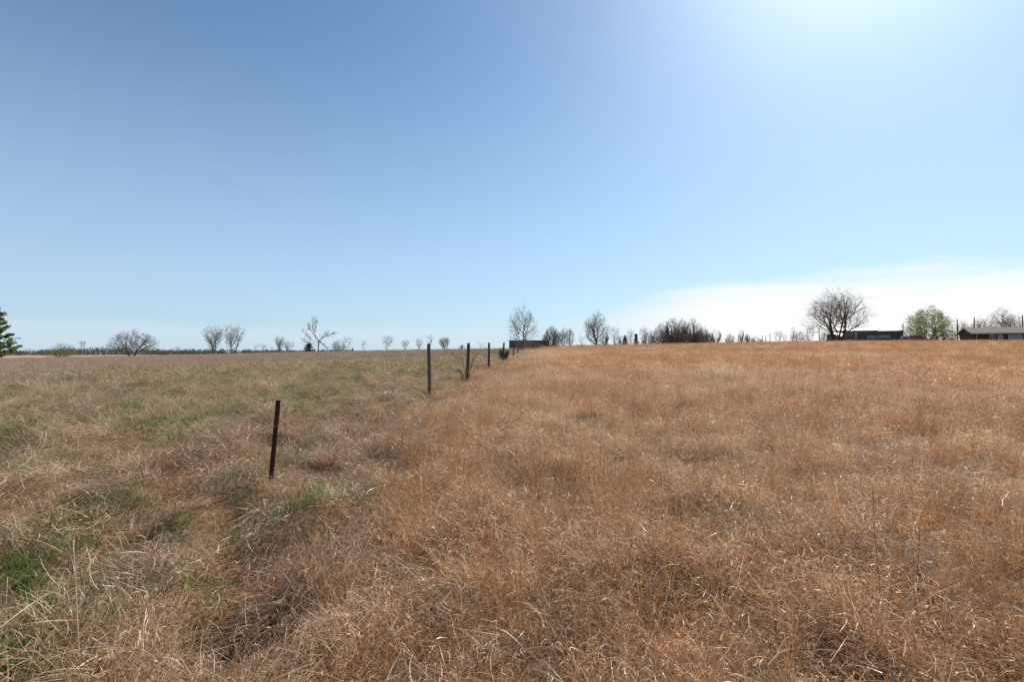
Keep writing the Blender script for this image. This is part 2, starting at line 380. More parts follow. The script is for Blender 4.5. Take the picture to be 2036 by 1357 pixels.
protos('greenfar', M['green'], lambda g: merge(blades(g, 70, .4, (.07, .18), (.009, .016), (0, .9), (.2, 1.6), .6, 3)), 5)

RNG = np.random.default_rng(7)
def ring(r0, r1, dens, ang=61):
    c = 1/math.sqrt(dens); xs = np.arange(-r1, r1+c, c); ys = np.arange(0, r1+c, c)
    X, Y = np.meshgrid(xs, ys); X = X.ravel()+RNG.uniform(-.6, .6, X.size)*c; Y = Y.ravel()+RNG.uniform(-.6, .6, Y.size)*c
    r = np.hypot(X, Y); k = (r > r0) & (r < r1) & (np.abs(np.arctan2(X, Y)) < R(ang))
    return X[k], Y[k]
def gap_mask(X, Y):
    g = np.zeros_like(X)
    for x, y, gr, gd in GAPS: g = np.maximum(g, 1-sstep(np.hypot(X-x, (Y-y)*np.where(Y < y, .6, 1.2)), gr*.75+.04, gr*.75+.24))
    return g
def scatter(name, label, cat, layers):
    """layers: (prototype key, X, Y, scale array, lean)  ->  one 'stuff' object per prototype family"""
    for key, X, Y, S, lean in layers:
        n = len(X); S = S*(1-.38*np.exp(-((X+2.55)**2+((Y-4.5)*.8)**2)/.30))
        Z = height(X, Y)-.01
        me = bpy.data.meshes.new(name); me.vertices.add(n); me.vertices.foreach_set('co', np.stack([X, Y, Z], 1).astype(np.float32).ravel())
        e = .12; nx = -(height(X+e, Y)-height(X-e, Y))/(2*e)+RNG.normal(0, lean, n); ny = -(height(X, Y+e)-height(X, Y-e))/(2*e)+RNG.normal(0, lean, n)
        nv = np.stack([nx, ny, np.ones(n)], 1); nv /= np.linalg.norm(nv, axis=1)[:, None]
        ph = RNG.uniform(0, 6.283, n); t0 = np.stack([np.cos(ph), np.sin(ph), 0*ph], 1)
        t0 -= nv*(t0*nv).sum(1)[:, None]; t0 /= np.linalg.norm(t0, axis=1)[:, None]; t1 = np.cross(nv, t0)
        rot = np.stack([np.arctan2(t1[:, 2], nv[:, 2]), -np.arcsin(np.clip(t0[:, 2], -1, 1)), np.arctan2(t0[:, 1], t0[:, 0])], 1)
        a = me.attributes.new('rot', 'FLOAT_VECTOR', 'POINT'); a.data.foreach_set('vector', rot.astype(np.float32).ravel())
        a = me.attributes.new('scl', 'FLOAT', 'POINT'); a.data.foreach_set('value', S.astype(np.float32))
        c, k = PROTO[key]
        a = me.attributes.new('idx', 'INT', 'POINT'); a.data.foreach_set('value', RNG.integers(0, k, n).astype(np.int32))
        me.update()
        o = bpy.data.objects.new(name, me); COL.objects.link(o)
        ng = bpy.data.node_groups.new(name+'_scatter', 'GeometryNodeTree')
        ng.interface.new_socket('Geometry', in_out='INPUT', socket_type='NodeSocketGeometry'); ng.interface.new_socket('Geometry', in_out='OUTPUT', socket_type='NodeSocketGeometry')
        N, L = ng.nodes, ng.links
        gi, go = N.new('NodeGroupInput'), N.new('NodeGroupOutput')
        ip = N.new('GeometryNodeInstanceOnPoints'); ci = N.new('GeometryNodeCollectionInfo')
        ci.inputs[0].default_value = c; ci.inputs[1].default_value = True; ci.inputs[2].default_value = True
        def att(nm, ty):
            q = N.new('GeometryNodeInputNamedAttribute'); q.data_type = ty; q.inputs[0].default_value = nm; return q.outputs[0]
        L.new(gi.outputs[0], ip.inputs['Points']); L.new(ci.outputs[0], ip.inputs['Instance']); ip.inputs['Pick Instance'].default_value = True
        L.new(att('idx', 'INT'), ip.inputs['Instance Index']); L.new(att('rot', 'FLOAT_VECTOR'), ip.inputs['Rotation']); L.new(att('scl', 'FLOAT'), ip.inputs['Scale'])
        L.new(ip.outputs[0], go.inputs[0])
        md = o.modifiers.new('scatter', 'NODES'); md.node_group = ng
        tag(o, label, cat, kind='stuff')
GREENS = [(*ground_at(px, py), r) for px, py, r in ((60, 1195, .34), (20, 1100, .34), (485, 1015, .30), (190, 1015, .32), (245, 1140, .22), (420, 1085, .2), (560, 1050, .2), (120, 1120, .2), (700, 1010, .18), (600, 1240, .12))]
def green_spots(X, Y):
    g = np.zeros_like(X)
    for x, y, r in GREENS: g = np.maximum(g, np.exp(-(((X-x)**2+(Y-y)**2)/(r*r))**2))
    return g
def pick(X, Y, prob):
    k = RNG.random(len(X)) < prob; return X[k], Y[k]
def sc(X, lo, hi): return RNG.uniform(lo, hi, len(X))
def join(*ls):
    return [np.concatenate([np.asarray(l[i]) for l in ls]) for i in range(3)]

def patch_n(X, Y, s, seed, a, b): return sstep(fbm(X, Y, s, seed), a, b)
# right-hand field ---------------------------------------------------
near = []
X, Y = ring(1.45, 8, 9.5); X, Y = pick(X, Y, right_mask(X, Y)*(1-.93*gap_mask(X, Y))); near.append((X, Y, sc(X, .6, 1.3)))
X, Y = ring(8, 22, 4.2); X, Y = pick(X, Y, right_mask(X, Y)*(1-.9*gap_mask(X, Y))); near.append((X, Y, sc(X, 1., 1.5)))
nb = join(*near)
X, Y = ring(20, 50, 1.5, 58); X, Y = pick(X, Y, right_mask(X, Y)); f1 = (X, Y, sc(X, .75, 1.2))
X, Y = ring(50, 125, .75, 56); X, Y = pick(X, Y, right_mask(X, Y)*(Y < 92)); f2 = (X, Y, sc(X, .9, 1.3))
fb = join(f1, f2)
scatter('bluestem_grass', 'rust and straw coloured dead bluestem covering the near right half of the field', 'grass', [('blue', *nb, .08)])
scatter('distant_bluestem', 'rust coloured tall grass running up the rise on the right', 'grass', [('bluefar', *fb, .03)])
X, Y = ring(1.45, 9, 20); X, Y = pick(X, Y, (.9*right_mask(X+.5, Y)+.1*right_mask(X+2.2, Y))*patch_n(X, Y, .9, 41, .44, .68)*(1-gap_mask(X, Y))); c1 = (X, Y, sc(X, .6, 1.08))
X, Y = ring(9, 24, 6.5); X, Y = pick(X, Y, right_mask(X+.3, Y)*patch_n(X, Y, 2.2, 41, .42, .7)); c2 = (X, Y, sc(X, .7, 1.1))
scatter('orange_grass_stems', 'bunches of upright orange grass stems standing in the right field', 'grass', [('culm', *join(c1, c2), .10)])
X, Y = ring(22, 60, 1.8, 58); X, Y = pick(X, Y, right_mask(X, Y)*patch_n(X, Y, 5., 43, .35, .7)); c3 = (X, Y, sc(X, .7, 1.1))
X, Y = ring(60, 120, .7, 56); X, Y = pick(X, Y, right_mask(X, Y)*(Y < 90)); c4 = (X, Y, sc(X, .8, 1.2))
scatter('distant_orange_stems', 'orange band of upright grass along the crest on the right', 'grass', [('culmfar', *join(c3, c4), .05)])
# matted grass under everything nearby, thick along the fence row ----
X, Y = ring(1.45, 8, 11); X, Y = pick(X, Y, (1-.7*right_mask(X, Y))*(1-gap_mask(X, Y)*np.where(X < 0, .94, .35))*(1-.7*green_spots(X, Y))); t1 = (X, Y, sc(X, .7, 1.15))
rowd = lambda X, Y: np.exp(-((X-fence_x(Y)-.4)/(1.5+.0*Y))**2)
X, Y = ring(8, 24, 5); X, Y = pick(X, Y, (1-.8*right_mask(X, Y))*(.15+.85*rowd(X, Y))); t2 = (X, Y, sc(X, .9, 1.4))
X, Y = ring(24, 60, 2); X, Y = pick(X, Y, rowd(X, Y)); t3 = (X, Y, sc(X, 1., 1.6))
scatter('matted_dead_grass', 'flattened tangled tan grass along the fence row and lower left', 'grass', [('thatch', *join(t1, t2, t3), .10)])
# left-hand field ----------------------------------------------------
lm = lambda X, Y: (1-right_mask(X, Y))
def greens(X, Y): return np.maximum(patch_n(X, Y, 3.2, 61, .49, .64), .9*patch_n(X, Y*1.5, 1.3, 68, .56, .68))
def mauve(X, Y): return patch_n(X+.0*Y, Y*2.2, 11., 63, .47, .62)*sstep(Y, 7, 14)
X, Y = ring(1.45, 8, 6); X, Y = pick(X, Y, lm(X, Y)*(.18+.4*sstep(-X, 3, 5))*(1-.9*gap_mask(X, Y))*(1-.7*green_spots(X, Y))); d1 = (X, Y, sc(X, .8, 1.3))
X, Y = ring(8, 24, 4.5); X, Y = pick(X, Y, lm(X, Y)*(1-.6*mauve(X, Y))); d2 = (X, Y, sc(X, .9, 1.4))
scatter('short_dry_grass', 'short dry tan grass of the pasture left of the fence', 'grass', [('dry', *join(d1, d2), .08)])
X, Y = ring(22, 50, 1.4); X, Y = pick(X, Y, lm(X, Y)*(1-.7*mauve(X, Y))); d3 = (X, Y, sc(X, .75, 1.2))
X, Y = ring(50, 130, .6); X, Y = pick(X, Y, lm(X, Y)*(1-.6*mauve(X, Y))*(Y < 95)); d4 = (X, Y, sc(X, .9, 1.3))
scatter('distant_dry_grass', 'pale dry pasture grass stretching away on the left', 'grass', [('dryfar', *join(d3, d4), .03)])
X, Y = ring(1.45, 8, 26); gm = np.maximum(np.maximum(gap_mask(X, Y)*.6*(X < 0), .95*green_spots(X, Y)), .8*patch_n(X, Y, 1.1, 65, .50, .64)*lm(X, Y)*sstep(bound(Y)-X, .8, 2.2)); X, Y = pick(X, Y, gm); g1 = (X, Y, sc(X, .7, 1.3))
X, Y = ring(8, 24, 14); X, Y = pick(X, Y, .7*lm(X, Y)*greens(X, Y)*(1-mauve(X, Y))*(.12+.88*sstep(bound(Y)-X, 2., 5.))); g2 = (X, Y, sc(X, .9, 1.5))
scatter('green_spring_grass', 'fresh green grass showing through the dead grass on the left', 'grass', [('green', *join(g1, g2), .1)])
X, Y = ring(20, 75, 3.6); X, Y = pick(X, Y, .6*lm(X, Y)*greens(X, Y*1.6)*(1-mauve(X, Y))*sstep(-X, -1, 6)); g3 = (X, Y, sc(X, .7, 1.2))
scatter('distant_green_grass', 'green patches in the far part of the left pasture', 'grass', [('greenfar', *g3, .05)])
X, Y = ring(7, 24, 4); X, Y = pick(X, Y, lm(X, Y)*mauve(X, Y)); w1 = (X, Y, sc(X, .6, 1.0))
scatter('dead_weeds', 'thin brown dead weeds standing in the left pasture', 'weeds', [('weed', *w1, .1)])
X, Y = ring(20, 60, 1.3); X, Y = pick(X, Y, lm(X, Y)*mauve(X, Y)); w2 = (X, Y, sc(X, .6, 1.0))
X, Y = ring(45, 110, .7); X, Y = pick(X, Y, lm(X, Y)*(Y < 90)*.8); w3 = (X, Y, sc(X, .7, 1.1))
scatter('distant_dead_weeds', 'mauve brown haze of dead weeds far out in the left pasture', 'weeds', [('weedfar', *join(w2, w3), .05)])

# ------------------------------------------------------------------ trees
M['bark'] = simple_mat('grey_brown_bark', (.055, .042, .033), (.13, .105, .085), 9, .9, (1, 1, .25), bump=.4)
M['bark_pale'] = simple_mat('pale_grey_bark', (.10, .085, .072), (.21, .185, .16), 9, .9, (1, 1, .25), bump=.4)
M['bark_dark'] = simple_mat('dark_bark', (.028, .022, .018), (.075, .058, .047), 9, .9, (1, 1, .25), bump=.4)
M['twig'] = simple_mat('grey_twig', (.15, .12, .10), (.26, .215, .18), 3, .85)
M['twig_red'] = simple_mat('reddish_twig', (.16, .095, .07), (.26, .165, .125), 3, .85)
M['twig_pale'] = simple_mat('pale_twig', (.24, .205, .175), (.38, .33, .29), 3, .85)
def leaf_mat(name, a, b, tr=.4):
    m = simple_mat(name, a, b, 2.5, .6); n, l = m.node_tree.nodes, m.node_tree.links
    t = n.new('ShaderNodeBsdfTranslucent'); x = n.new('ShaderNodeMixShader'); x.inputs[0].default_value = tr
    l.new([q for q in n if q.type == 'VALTORGB'][0].outputs[0], t.inputs[0]); l.new(n['Principled BSDF'].outputs[0], x.inputs[1]); l.new(t.outputs[0], x.inputs[2]); l.new(x.outputs[0], n['Material Output'].inputs[0])
    return m
M['leaf'] = leaf_mat('spring_leaf', (.22, .30, .05), (.36, .43, .10))
M['leaf_yel'] = leaf_mat('yellow_green_bud', (.20, .20, .06), (.33, .32, .10))
M['leaf_brown'] = leaf_mat('brown_leaf', (.11, .055, .03), (.20, .11, .06))
M['leaf_dark'] = leaf_mat('olive_leaf', (.035, .045, .016), (.08, .09, .03))
M['cedar'] = leaf_mat('cedar_needle', (.012, .024, .010), (.035, .055, .022), .15)
M['pine'] = leaf_mat('pine_needle', (.08, .11, .02), (.20, .225, .055), .35)
M['redbud'] = leaf_mat('dusky_pink_bud', (.17, .085, .085), (.28, .16, .15))
UP = np.array([0, 0, 1.])
def unit(v): return v/(np.linalg.norm(v)+1e-9)
def grow(seed, stems=1, trunk=.25, spread=.9, levels=3, kids=(7, 6, 5), ratio=(.62, .55, .5), angle=(.7, .65, .6), up=(.25, .18, .1), wig=.16, top=.8, lean=0.):
    """branch skeleton in unit height: list of (level, points, radius0, radius1)"""
    g = np.random.default_rng(seed); out = []; tips = []
    def branch(p, d, ln, r, lv):
        n = 5 if lv < 2 else 4
        pts = [p]; dd = d
        for k in range(n):
            dd = unit(dd+g.normal(0, wig, 3)+UP*up[min(lv, len(up)-1)]*(1.3 if lv else .6))
            pts.append(pts[-1]+dd*ln/n)
        pts = np.array(pts); last = lv >= levels
        r1 = r*(.35 if last else .5)
        out.append((lv, pts, r, r1))
        if last: tips.append(pts[-1]); tips.append(pts[-2]); return
        nk = max(2, int(round(kids[min(lv, len(kids)-1)]*g.uniform(.75, 1.25))))
        for i in range(nk):
            lo = (trunk if lv == 0 else .22); f = lo+(1-lo)*(i+g.random())/nk; f = min(f, .99)
            q = f*n; j = min(int(q), n-1); pp = pts[j]+(pts[j+1]-pts[j])*(q-j); ax = unit(pts[j+1]-pts[j])
            az = i*2.4+g.normal(0, .6); e1 = unit(np.cross(ax, [.3, .9, .2])); e2 = np.cross(ax, e1)
            th = angle[min(lv, len(angle)-1)]*g.uniform(.7, 1.3)
            nd = ax*math.cos(th)+(e1*math.cos(az)+e2*math.sin(az))*math.sin(th)
            if nd[2] < -.25: nd[2] *= -.3
            branch(pp, unit(nd), ln*ratio[min(lv, len(ratio)-1)]*(1.15-.5*f if lv == 0 else 1.1-.35*f)*g.uniform(.75, 1.2), r*(1-.55*f)*.62, lv+1)
        tips.append(pts[-1])
    for i in range(stems):
        a = i*6.283/stems+g.normal(0, .5); t = (0 if stems == 1 else spread*g.uniform(.35, 1.))
        d = unit(np.array([math.sin(t)*math.cos(a)+lean, math.sin(t)*math.sin(a), math.cos(t)]))
        off = np.array([math.cos(a), math.sin(a), 0])*(.012 if stems > 1 else 0)*min(stems, 6)*g.random()
        branch(off, d, top*(1 if i == 0 else g.uniform(.75, 1.)), 1., 0)
    return out, np.array(tips), g
def leaf_quads(g, pts, n, spread, size):
    P = pts[g.integers(0, len(pts), n)]+g.normal(0, spread, (n, 3))
    a = g.normal(0, 1, (n, 3)); a /= np.linalg.norm(a, axis=1)[:, None]; b = np.cross(a, g.normal(0, 1, (n, 3))); b /= np.linalg.norm(b, axis=1)[:, None]+1e-9
    s1 = g.uniform(.6, 1.4, n)[:, None]*size; V = np.stack([P-a*s1, P-b*s1*.5, P+a*s1, P+b*s1*.5], 1).reshape(-1, 3)
    return V, np.arange(4*n).reshape(n, 4)
PROF = {'fan': [(0, .05), (.2, .32), (.45, .7), (.7, .95), (.85, 1.), (.95, .8), (1., .5)], 'spread': [(.0, .1), (.14, .35), (.26, .85), (.42, 1.), (.62, .96), (.8, .74), (.93, .42), (1., .1)], 'vase': [(0, .08), (.2, .3), (.45, .68), (.7, 1.), (.85, .88), (.95, .6), (1., .25)],
        'oval': [(0, .1), (.1, .4), (.25, .85), (.45, 1.), (.65, .92), (.82, .66), (.94, .36), (1., .1)], 'dome': [(0, .75), (.2, .98), (.45, 1.), (.68, .86), (.86, .58), (.96, .3), (1., .1)]}
def tree(name, label, cat, px, Y, top_py, wpx, group=None, seed=1, bark='bark', twig='twig', rtrunk=None, rtwig=.012, leaf=None, nleaf=0, leaf_size=.1, leaf_spread=.25, split=1, sink=.05, base=None, env='spread', dens=1., thin=.75, **kw):
    x = at_x(px, Y); z = zg(x, Y, False) if base is None else base
    H = at_z(top_py, Y)-z; W = wpx/FPX*Y
    br, tips, g = grow(seed, **kw)
    allp = np.concatenate([b[1] for b in br]); zmax = np.percentile(allp[:, 2], 99.7)
    cx = (np.percentile(allp[:, 0], 1)+np.percentile(allp[:, 0], 99))/2 if kw.get('lean', 0) == 0 else 0
    ext = np.percentile(allp[:, 0], 99)-np.percentile(allp[:, 0], 1)
    S = np.array([W/ext, W/ext, H/zmax])
    rt = (rtrunk or H*.022)*thin
    pf = np.array(PROF[env]); ph1, ph2 = g.uniform(0, 6.28, 2)
    def envw(f, a): return np.interp(f, pf[:, 0], pf[:, 1])*W*.47*(1+.10*np.sin(2*a+ph1)+.10*np.sin(3*a+5*f+ph2))
    def fit(q, slack=1.):                                  # stop a branch where it leaves the crown's outline
        f = q[:, 2]/H; a = np.arctan2(q[:, 1], q[:, 0]); bad = (np.hypot(q[:, 0], q[:, 1]) > slack*envw(np.clip(f, 0, 1), a)) & (f > .08) | (f > slack)
        k = np.argmax(bad) if bad.any() else len(q)
        return q[:k]
    root = empty(name, (x, Y, z-sink), 0)
    tag(root, label, cat, group)
    tb, cb = MB(), MB()
    sk = []
    for lv, pts, r0, r1 in br:
        q = pts*S if lv == 0 else fit(pts*S, g.uniform(.8, 1.06)); n = len(q)
        if n < 2: continue
        rad = np.maximum(np.linspace(r0, r1, n)*rt, rtwig*.8 if lv > 1 else rtwig*1.3)
        if lv == 0: rad = rad.copy(); rad[0] *= 1.3
        rad[-1] = rad[-1]*.6
        if lv > 0 or n > 3: sk.append(q[2 if lv == 0 else 1:])
        (tb if lv < split else cb).tube(q, rad, 6 if lv == 0 else (4 if lv == 1 else 3), cap=False)
    # fine twigs filling the crown out to its outline
    sk = np.concatenate(sk); hp = H/Y*FPX; nt = int((60+wpx*hp*.16)*dens)
    fs = np.linspace(.04, .985, 60); pw = np.interp(fs, pf[:, 0], pf[:, 1])**1.5; ends = [sk[-2:]]
    for stage, (cnt, lim, rs) in enumerate(((nt//5, .34, 1.25), (nt, .2, .8), (nt, .13, .62))):
        f = g.choice(fs, cnt, p=pw/pw.sum())+g.normal(0, .012, cnt); a = g.uniform(0, 6.283, cnt)
        rr_ = envw(np.clip(f, 0, 1), a)*g.uniform(.12, 1, cnt)**.5*g.uniform(.74, 1.2, cnt)
        T = np.stack([rr_*np.cos(a), rr_*np.sin(a), np.maximum(f*H*g.uniform(.9, 1.06, cnt), .06)], 1)
        D = ((T[:, None, :]-sk[None])**2).sum(-1)+np.where(sk[None, :, 2] > T[:, None, 2], 1., 0.)*(.2*H)**2
        p = sk[D.argmin(1)]; ln = np.linalg.norm(T-p, axis=1); ok = (ln < lim*max(W, H)) & (ln > .02); p, T, ln = p[ok], T[ok], ln[ok][:, None]
        if not len(p): continue
        m = p+(T-p)*.5+g.normal(0, 1, p.shape)*(.07*ln)-np.array([0, 0, .05])*ln
        cb.batch(np.stack([p, m, T], 1), np.tile(np.array([1., .8, .5])*rtwig*rs, (len(p), 1)))
        for q in range(2):
            o_ = p+(T-p)*g.uniform(.35, .85, (len(p), 1)); u_ = o_+(T-p)*g.uniform(.25, .5, (len(p), 1))+g.normal(0, 1, p.shape)*(.14*ln+.02); u_[:, 2] = np.maximum(u_[:, 2], .05)
            cb.batch(np.stack([o_, u_], 1), np.tile(np.array([.6, .4])*rtwig*rs, (len(p), 1))); ends.append(u_)
        ends.append(T); sk = np.concatenate([sk, m, T])
    ends = np.concatenate(ends)
    tb.build('trunk', M[bark], root, smooth=True)
    c = cb.build('crown', M[twig], root)
    if leaf:
        V, F = leaf_quads(g, ends, nleaf, leaf_spread, leaf_size)
        V[:, 2] = np.maximum(V[:, 2], .05)
        mesh_obj('foliage', V, F, M[leaf], c)
    return root
def cedar(name, label, px, Y, top_py, wpx, seed, mat='cedar', n=900, size=.12, group=None, taper=1.0, cat='tree'):
    x = at_x(px, Y); z = zg(x, Y, False); H = at_z(top_py, Y)-z; W = wpx/FPX*Y; g = np.random.default_rng(seed)
    root = empty(name, (x, Y, z-.05)); tag(root, label, cat, group)
    t = MB(); t.tube([(0, 0, 0), (.02*H, 0, H*.5), (0, 0, H*.95)], [H*.03+.02, H*.02+.015, .01], 6); t.build('trunk', M['bark'], root, smooth=True)
    c = MB(); pts = []
    for i in range(40):
        f = (i+g.random())/40; h = H*(.04+.9*f); rr_ = W*.5*(1-f**1.3*taper)*g.uniform(.75, 1.12); a = i*2.4
        e = np.array([rr_*math.cos(a), rr_*math.sin(a), h+.12*rr_]); c.tube([(0, 0, h-.02*H), e*np.array([.5, .5, 1])-np.array([0, 0, .05*rr_]), e], [.02, .014, .006], 3, cap=False)
        for q in np.linspace(.15, 1, 8): pts.append(np.array([e[0]*q, e[1]*q, h-.02*H+(e[2]-h+.02*H)*q]))
    pts.append(np.array([0, 0, H*.97])); cr = c.build('crown', M['twig'], root)
    V, F = leaf_quads(g, np.array(pts), n, W*.07, size); V[:, 2] = np.maximum(V[:, 2], .05); mesh_obj('foliage', V, F, M[mat], cr)
    return root

SPREAD = dict(env='spread', stems=3, trunk=.3, spread=.5, levels=4, kids=(6, 5, 4, 3), ratio=(.75, .62, .55, .5), angle=(.75, .62, .55, .5), up=(.12, .12, .06, .03), wig=.14, top=.62)
VASE = dict(env='fan', dens=.8, stems=2, trunk=.18, spread=.22, levels=3, kids=(10, 6, 5), ratio=(.62, .5, .45), angle=(.55, .5, .5), up=(.3, .22, .1), wig=.12, top=.9)
OVAL = dict(env='oval', stems=1, trunk=.2, levels=4, kids=(13, 6, 4, 3), ratio=(.62, .5, .5, .5), angle=(.85, .6, .55, .5), up=(.2, .16, .08, .05), wig=.13, top=.9)
SMALL = dict(env='fan', dens=.7, stems=1, trunk=.25, levels=3, kids=(7, 5, 4), ratio=(.6, .5, .45), angle=(.65, .6, .55), up=(.2, .15, .1), wig=.16, top=.85)
SPARSE = dict(env='fan', dens=.35, stems=1, trunk=.3, levels=2, kids=(7, 5), ratio=(.5, .45), angle=(.7, .65), up=(.15, .12), wig=.2, top=.95)
SHRUB = dict(env='dome', stems=9, trunk=.15, spread=.85, levels=2, kids=(7, 6), ratio=(.5, .45), angle=(.5, .55), up=(.12, .1), wig=.16, top=.85)
THICK = dict(env='dome', dens=2.6, stems=10, trunk=.12, spread=.95, levels=2, kids=(6, 5), ratio=(.5, .45), angle=(.6, .6), up=(.16, .1), wig=.17, top=.85)
def var(d, **k): q = dict(d); q.update(k); return q

# left part of the skyline
tree('budding_shrub', 'round yellow green budding shrub at the far left, right of the pine', 'shrub', 122, 105, 683, 46, seed=3, leaf='leaf_yel', nleaf=900, leaf_size=.10, leaf_spread=.28, rtwig=.016, **SHRUB)
tree('spreading_tree', 'wide bare tree with low forked trunk near the transmission pole on the left', 'tree', 263, 100, 655, 80, seed=5, leaf='leaf_yel', nleaf=260, leaf_size=.09, leaf_spread=.3, rtwig=.02, rtrunk=.2, bark='bark_dark', **var(SPREAD, trunk=.12, up=(.2, .14, .06, .03)))
tree('sapling', 'tiny bare sapling left of the wide forked tree', 'tree', 209, 95, 687, 14, seed=7, rtwig=.014, **SPARSE)
tree('dead_sapling', 'thin dead sapling alone right of the wide forked tree', 'tree', 354, 100, 685, 12, seed=8, rtwig=.014, **SPARSE)
tree('brush_clump', 'low reddish brush left of the thin dead sapling', 'shrub', 327, 100, 694, 26, seed=9, twig='twig_red', rtwig=.012, **SHRUB)
tree('bare_tree', 'left one of the two upright bare trees standing side by side', 'tree', 424, 98, 648, 42, seed=11, rtwig=.016, rtrunk=.15, bark='bark_pale', **var(VASE, stems=3))
tree('bare_tree', 'right one of the two upright bare trees standing side by side', 'tree', 464, 98, 647, 42, seed=12, rtwig=.015, rtrunk=.13, bark='bark_pale', **VASE)
tree('rust_shrub', 'small rust red shrub between the two upright bare trees', 'shrub', 445, 100, 697, 12, seed=13, twig='twig_red', leaf='leaf_brown', nleaf=200, leaf_size=.06, leaf_spread=.1, rtwig=.012, **SHRUB)
tree('sapling', 'slim bare sapling just right of the two upright trees', 'tree', 511, 105, 680, 14, seed=14, rtwig=.013, **SPARSE)
tree('sapling', 'short leaning bare sapling, second right of the two upright trees', 'tree', 526, 105, 684, 13, seed=15, rtwig=.013, **var(SPARSE, lean=-.25))
tree('sapling', 'hair thin low sapling, third right of the two upright trees', 'tree', 541, 105, 687, 10, seed=16, rtwig=.011, **SPARSE)
tree('bare_shrub_tree', 'bushy bare tree, larger of the joined pair left of the broken tree', 'tree', 556, 105, 667, 26, seed=17, rtwig=.014, **var(VASE, stems=4, levels=2, kids=(9, 6)))
tree('bare_shrub_tree', 'lower spreading bare tree, right half of the joined pair left of the broken tree', 'tree', 573, 105, 677, 22, seed=18, rtwig=.013, **var(VASE, stems=4, levels=2, kids=(7, 6), spread=.6))
cedar('cedar_shrub', 'dark green bushy cedar at the foot of the broken tree', 614, 100, 683, 25, 19, n=1500, size=.10, taper=.75, cat='shrub')
tree('brush_clump', 'grey brush right of the broken tree', 'shrub', 672, 102, 673, 30, seed=21, rtwig=.012, **SHRUB)
tree('sapling', 'bare three forked sapling between the broken tree and the cedar stub', 'tree', 692, 103, 668, 25, seed=22, rtwig=.014, **var(SPARSE, kids=(6, 5), up=(.1, .1)))
cedar('cedar_shrub', 'knee high dark cedar stub beside the three forked sapling', 701, 103, 692, 9, 23, n=250, size=.07, cat='shrub')
tree('sapling', 'short bare sapling alone, right of the cedar stub', 'tree', 724, 104, 677, 14, seed=24, rtwig=.013, **SPARSE)
tree('bare_tree', 'small fan shaped bare tree, leftmost of the four before the first wooden post', 'tree', 770, 104, 667, 32, seed=25, rtwig=.013, **var(SMALL, trunk=.15, up=(.1, .08, .05)))
tree('bare_tree', 'small reddish fan shaped bare tree left of the first wooden post', 'tree', 805, 106, 675, 21, seed=26, rtwig=.013, twig='twig_red', **var(SMALL, trunk=.15, up=(.1, .08, .05)))
tree('bare_tree', 'small vase shaped bare tree nearest on the left of the first wooden post', 'tree', 834, 106, 673, 19, seed=27, rtwig=.012, **var(VASE, levels=2, kids=(8, 5)))
tree('dead_sapling', 'wispy dead sapling rising right behind the first wooden post', 'tree', 854, 102, 664, 14, seed=28, rtwig=.014, **var(SPARSE, lean=.08))
tree('budding_tree', 'small round topped yellow green tree between the first two wooden posts', 'tree', 884, 108, 671, 26, seed=29, leaf='leaf_yel', nleaf=900, leaf_size=.085, leaf_spread=.14, rtwig=.014, **var(VASE, stems=5, spread=.5, levels=2, kids=(8, 6)))
tree('brush_clump', 'low bare brush right of the round topped yellow green tree', 'shrub', 918, 108, 684, 16, seed=30, rtwig=.011, **SHRUB)
tree('sapling', 'faint bare sapling between the second and third wooden posts', 'tree', 954, 106, 678, 12, seed=31, rtwig=.011, twig='twig_pale', **SPARSE)
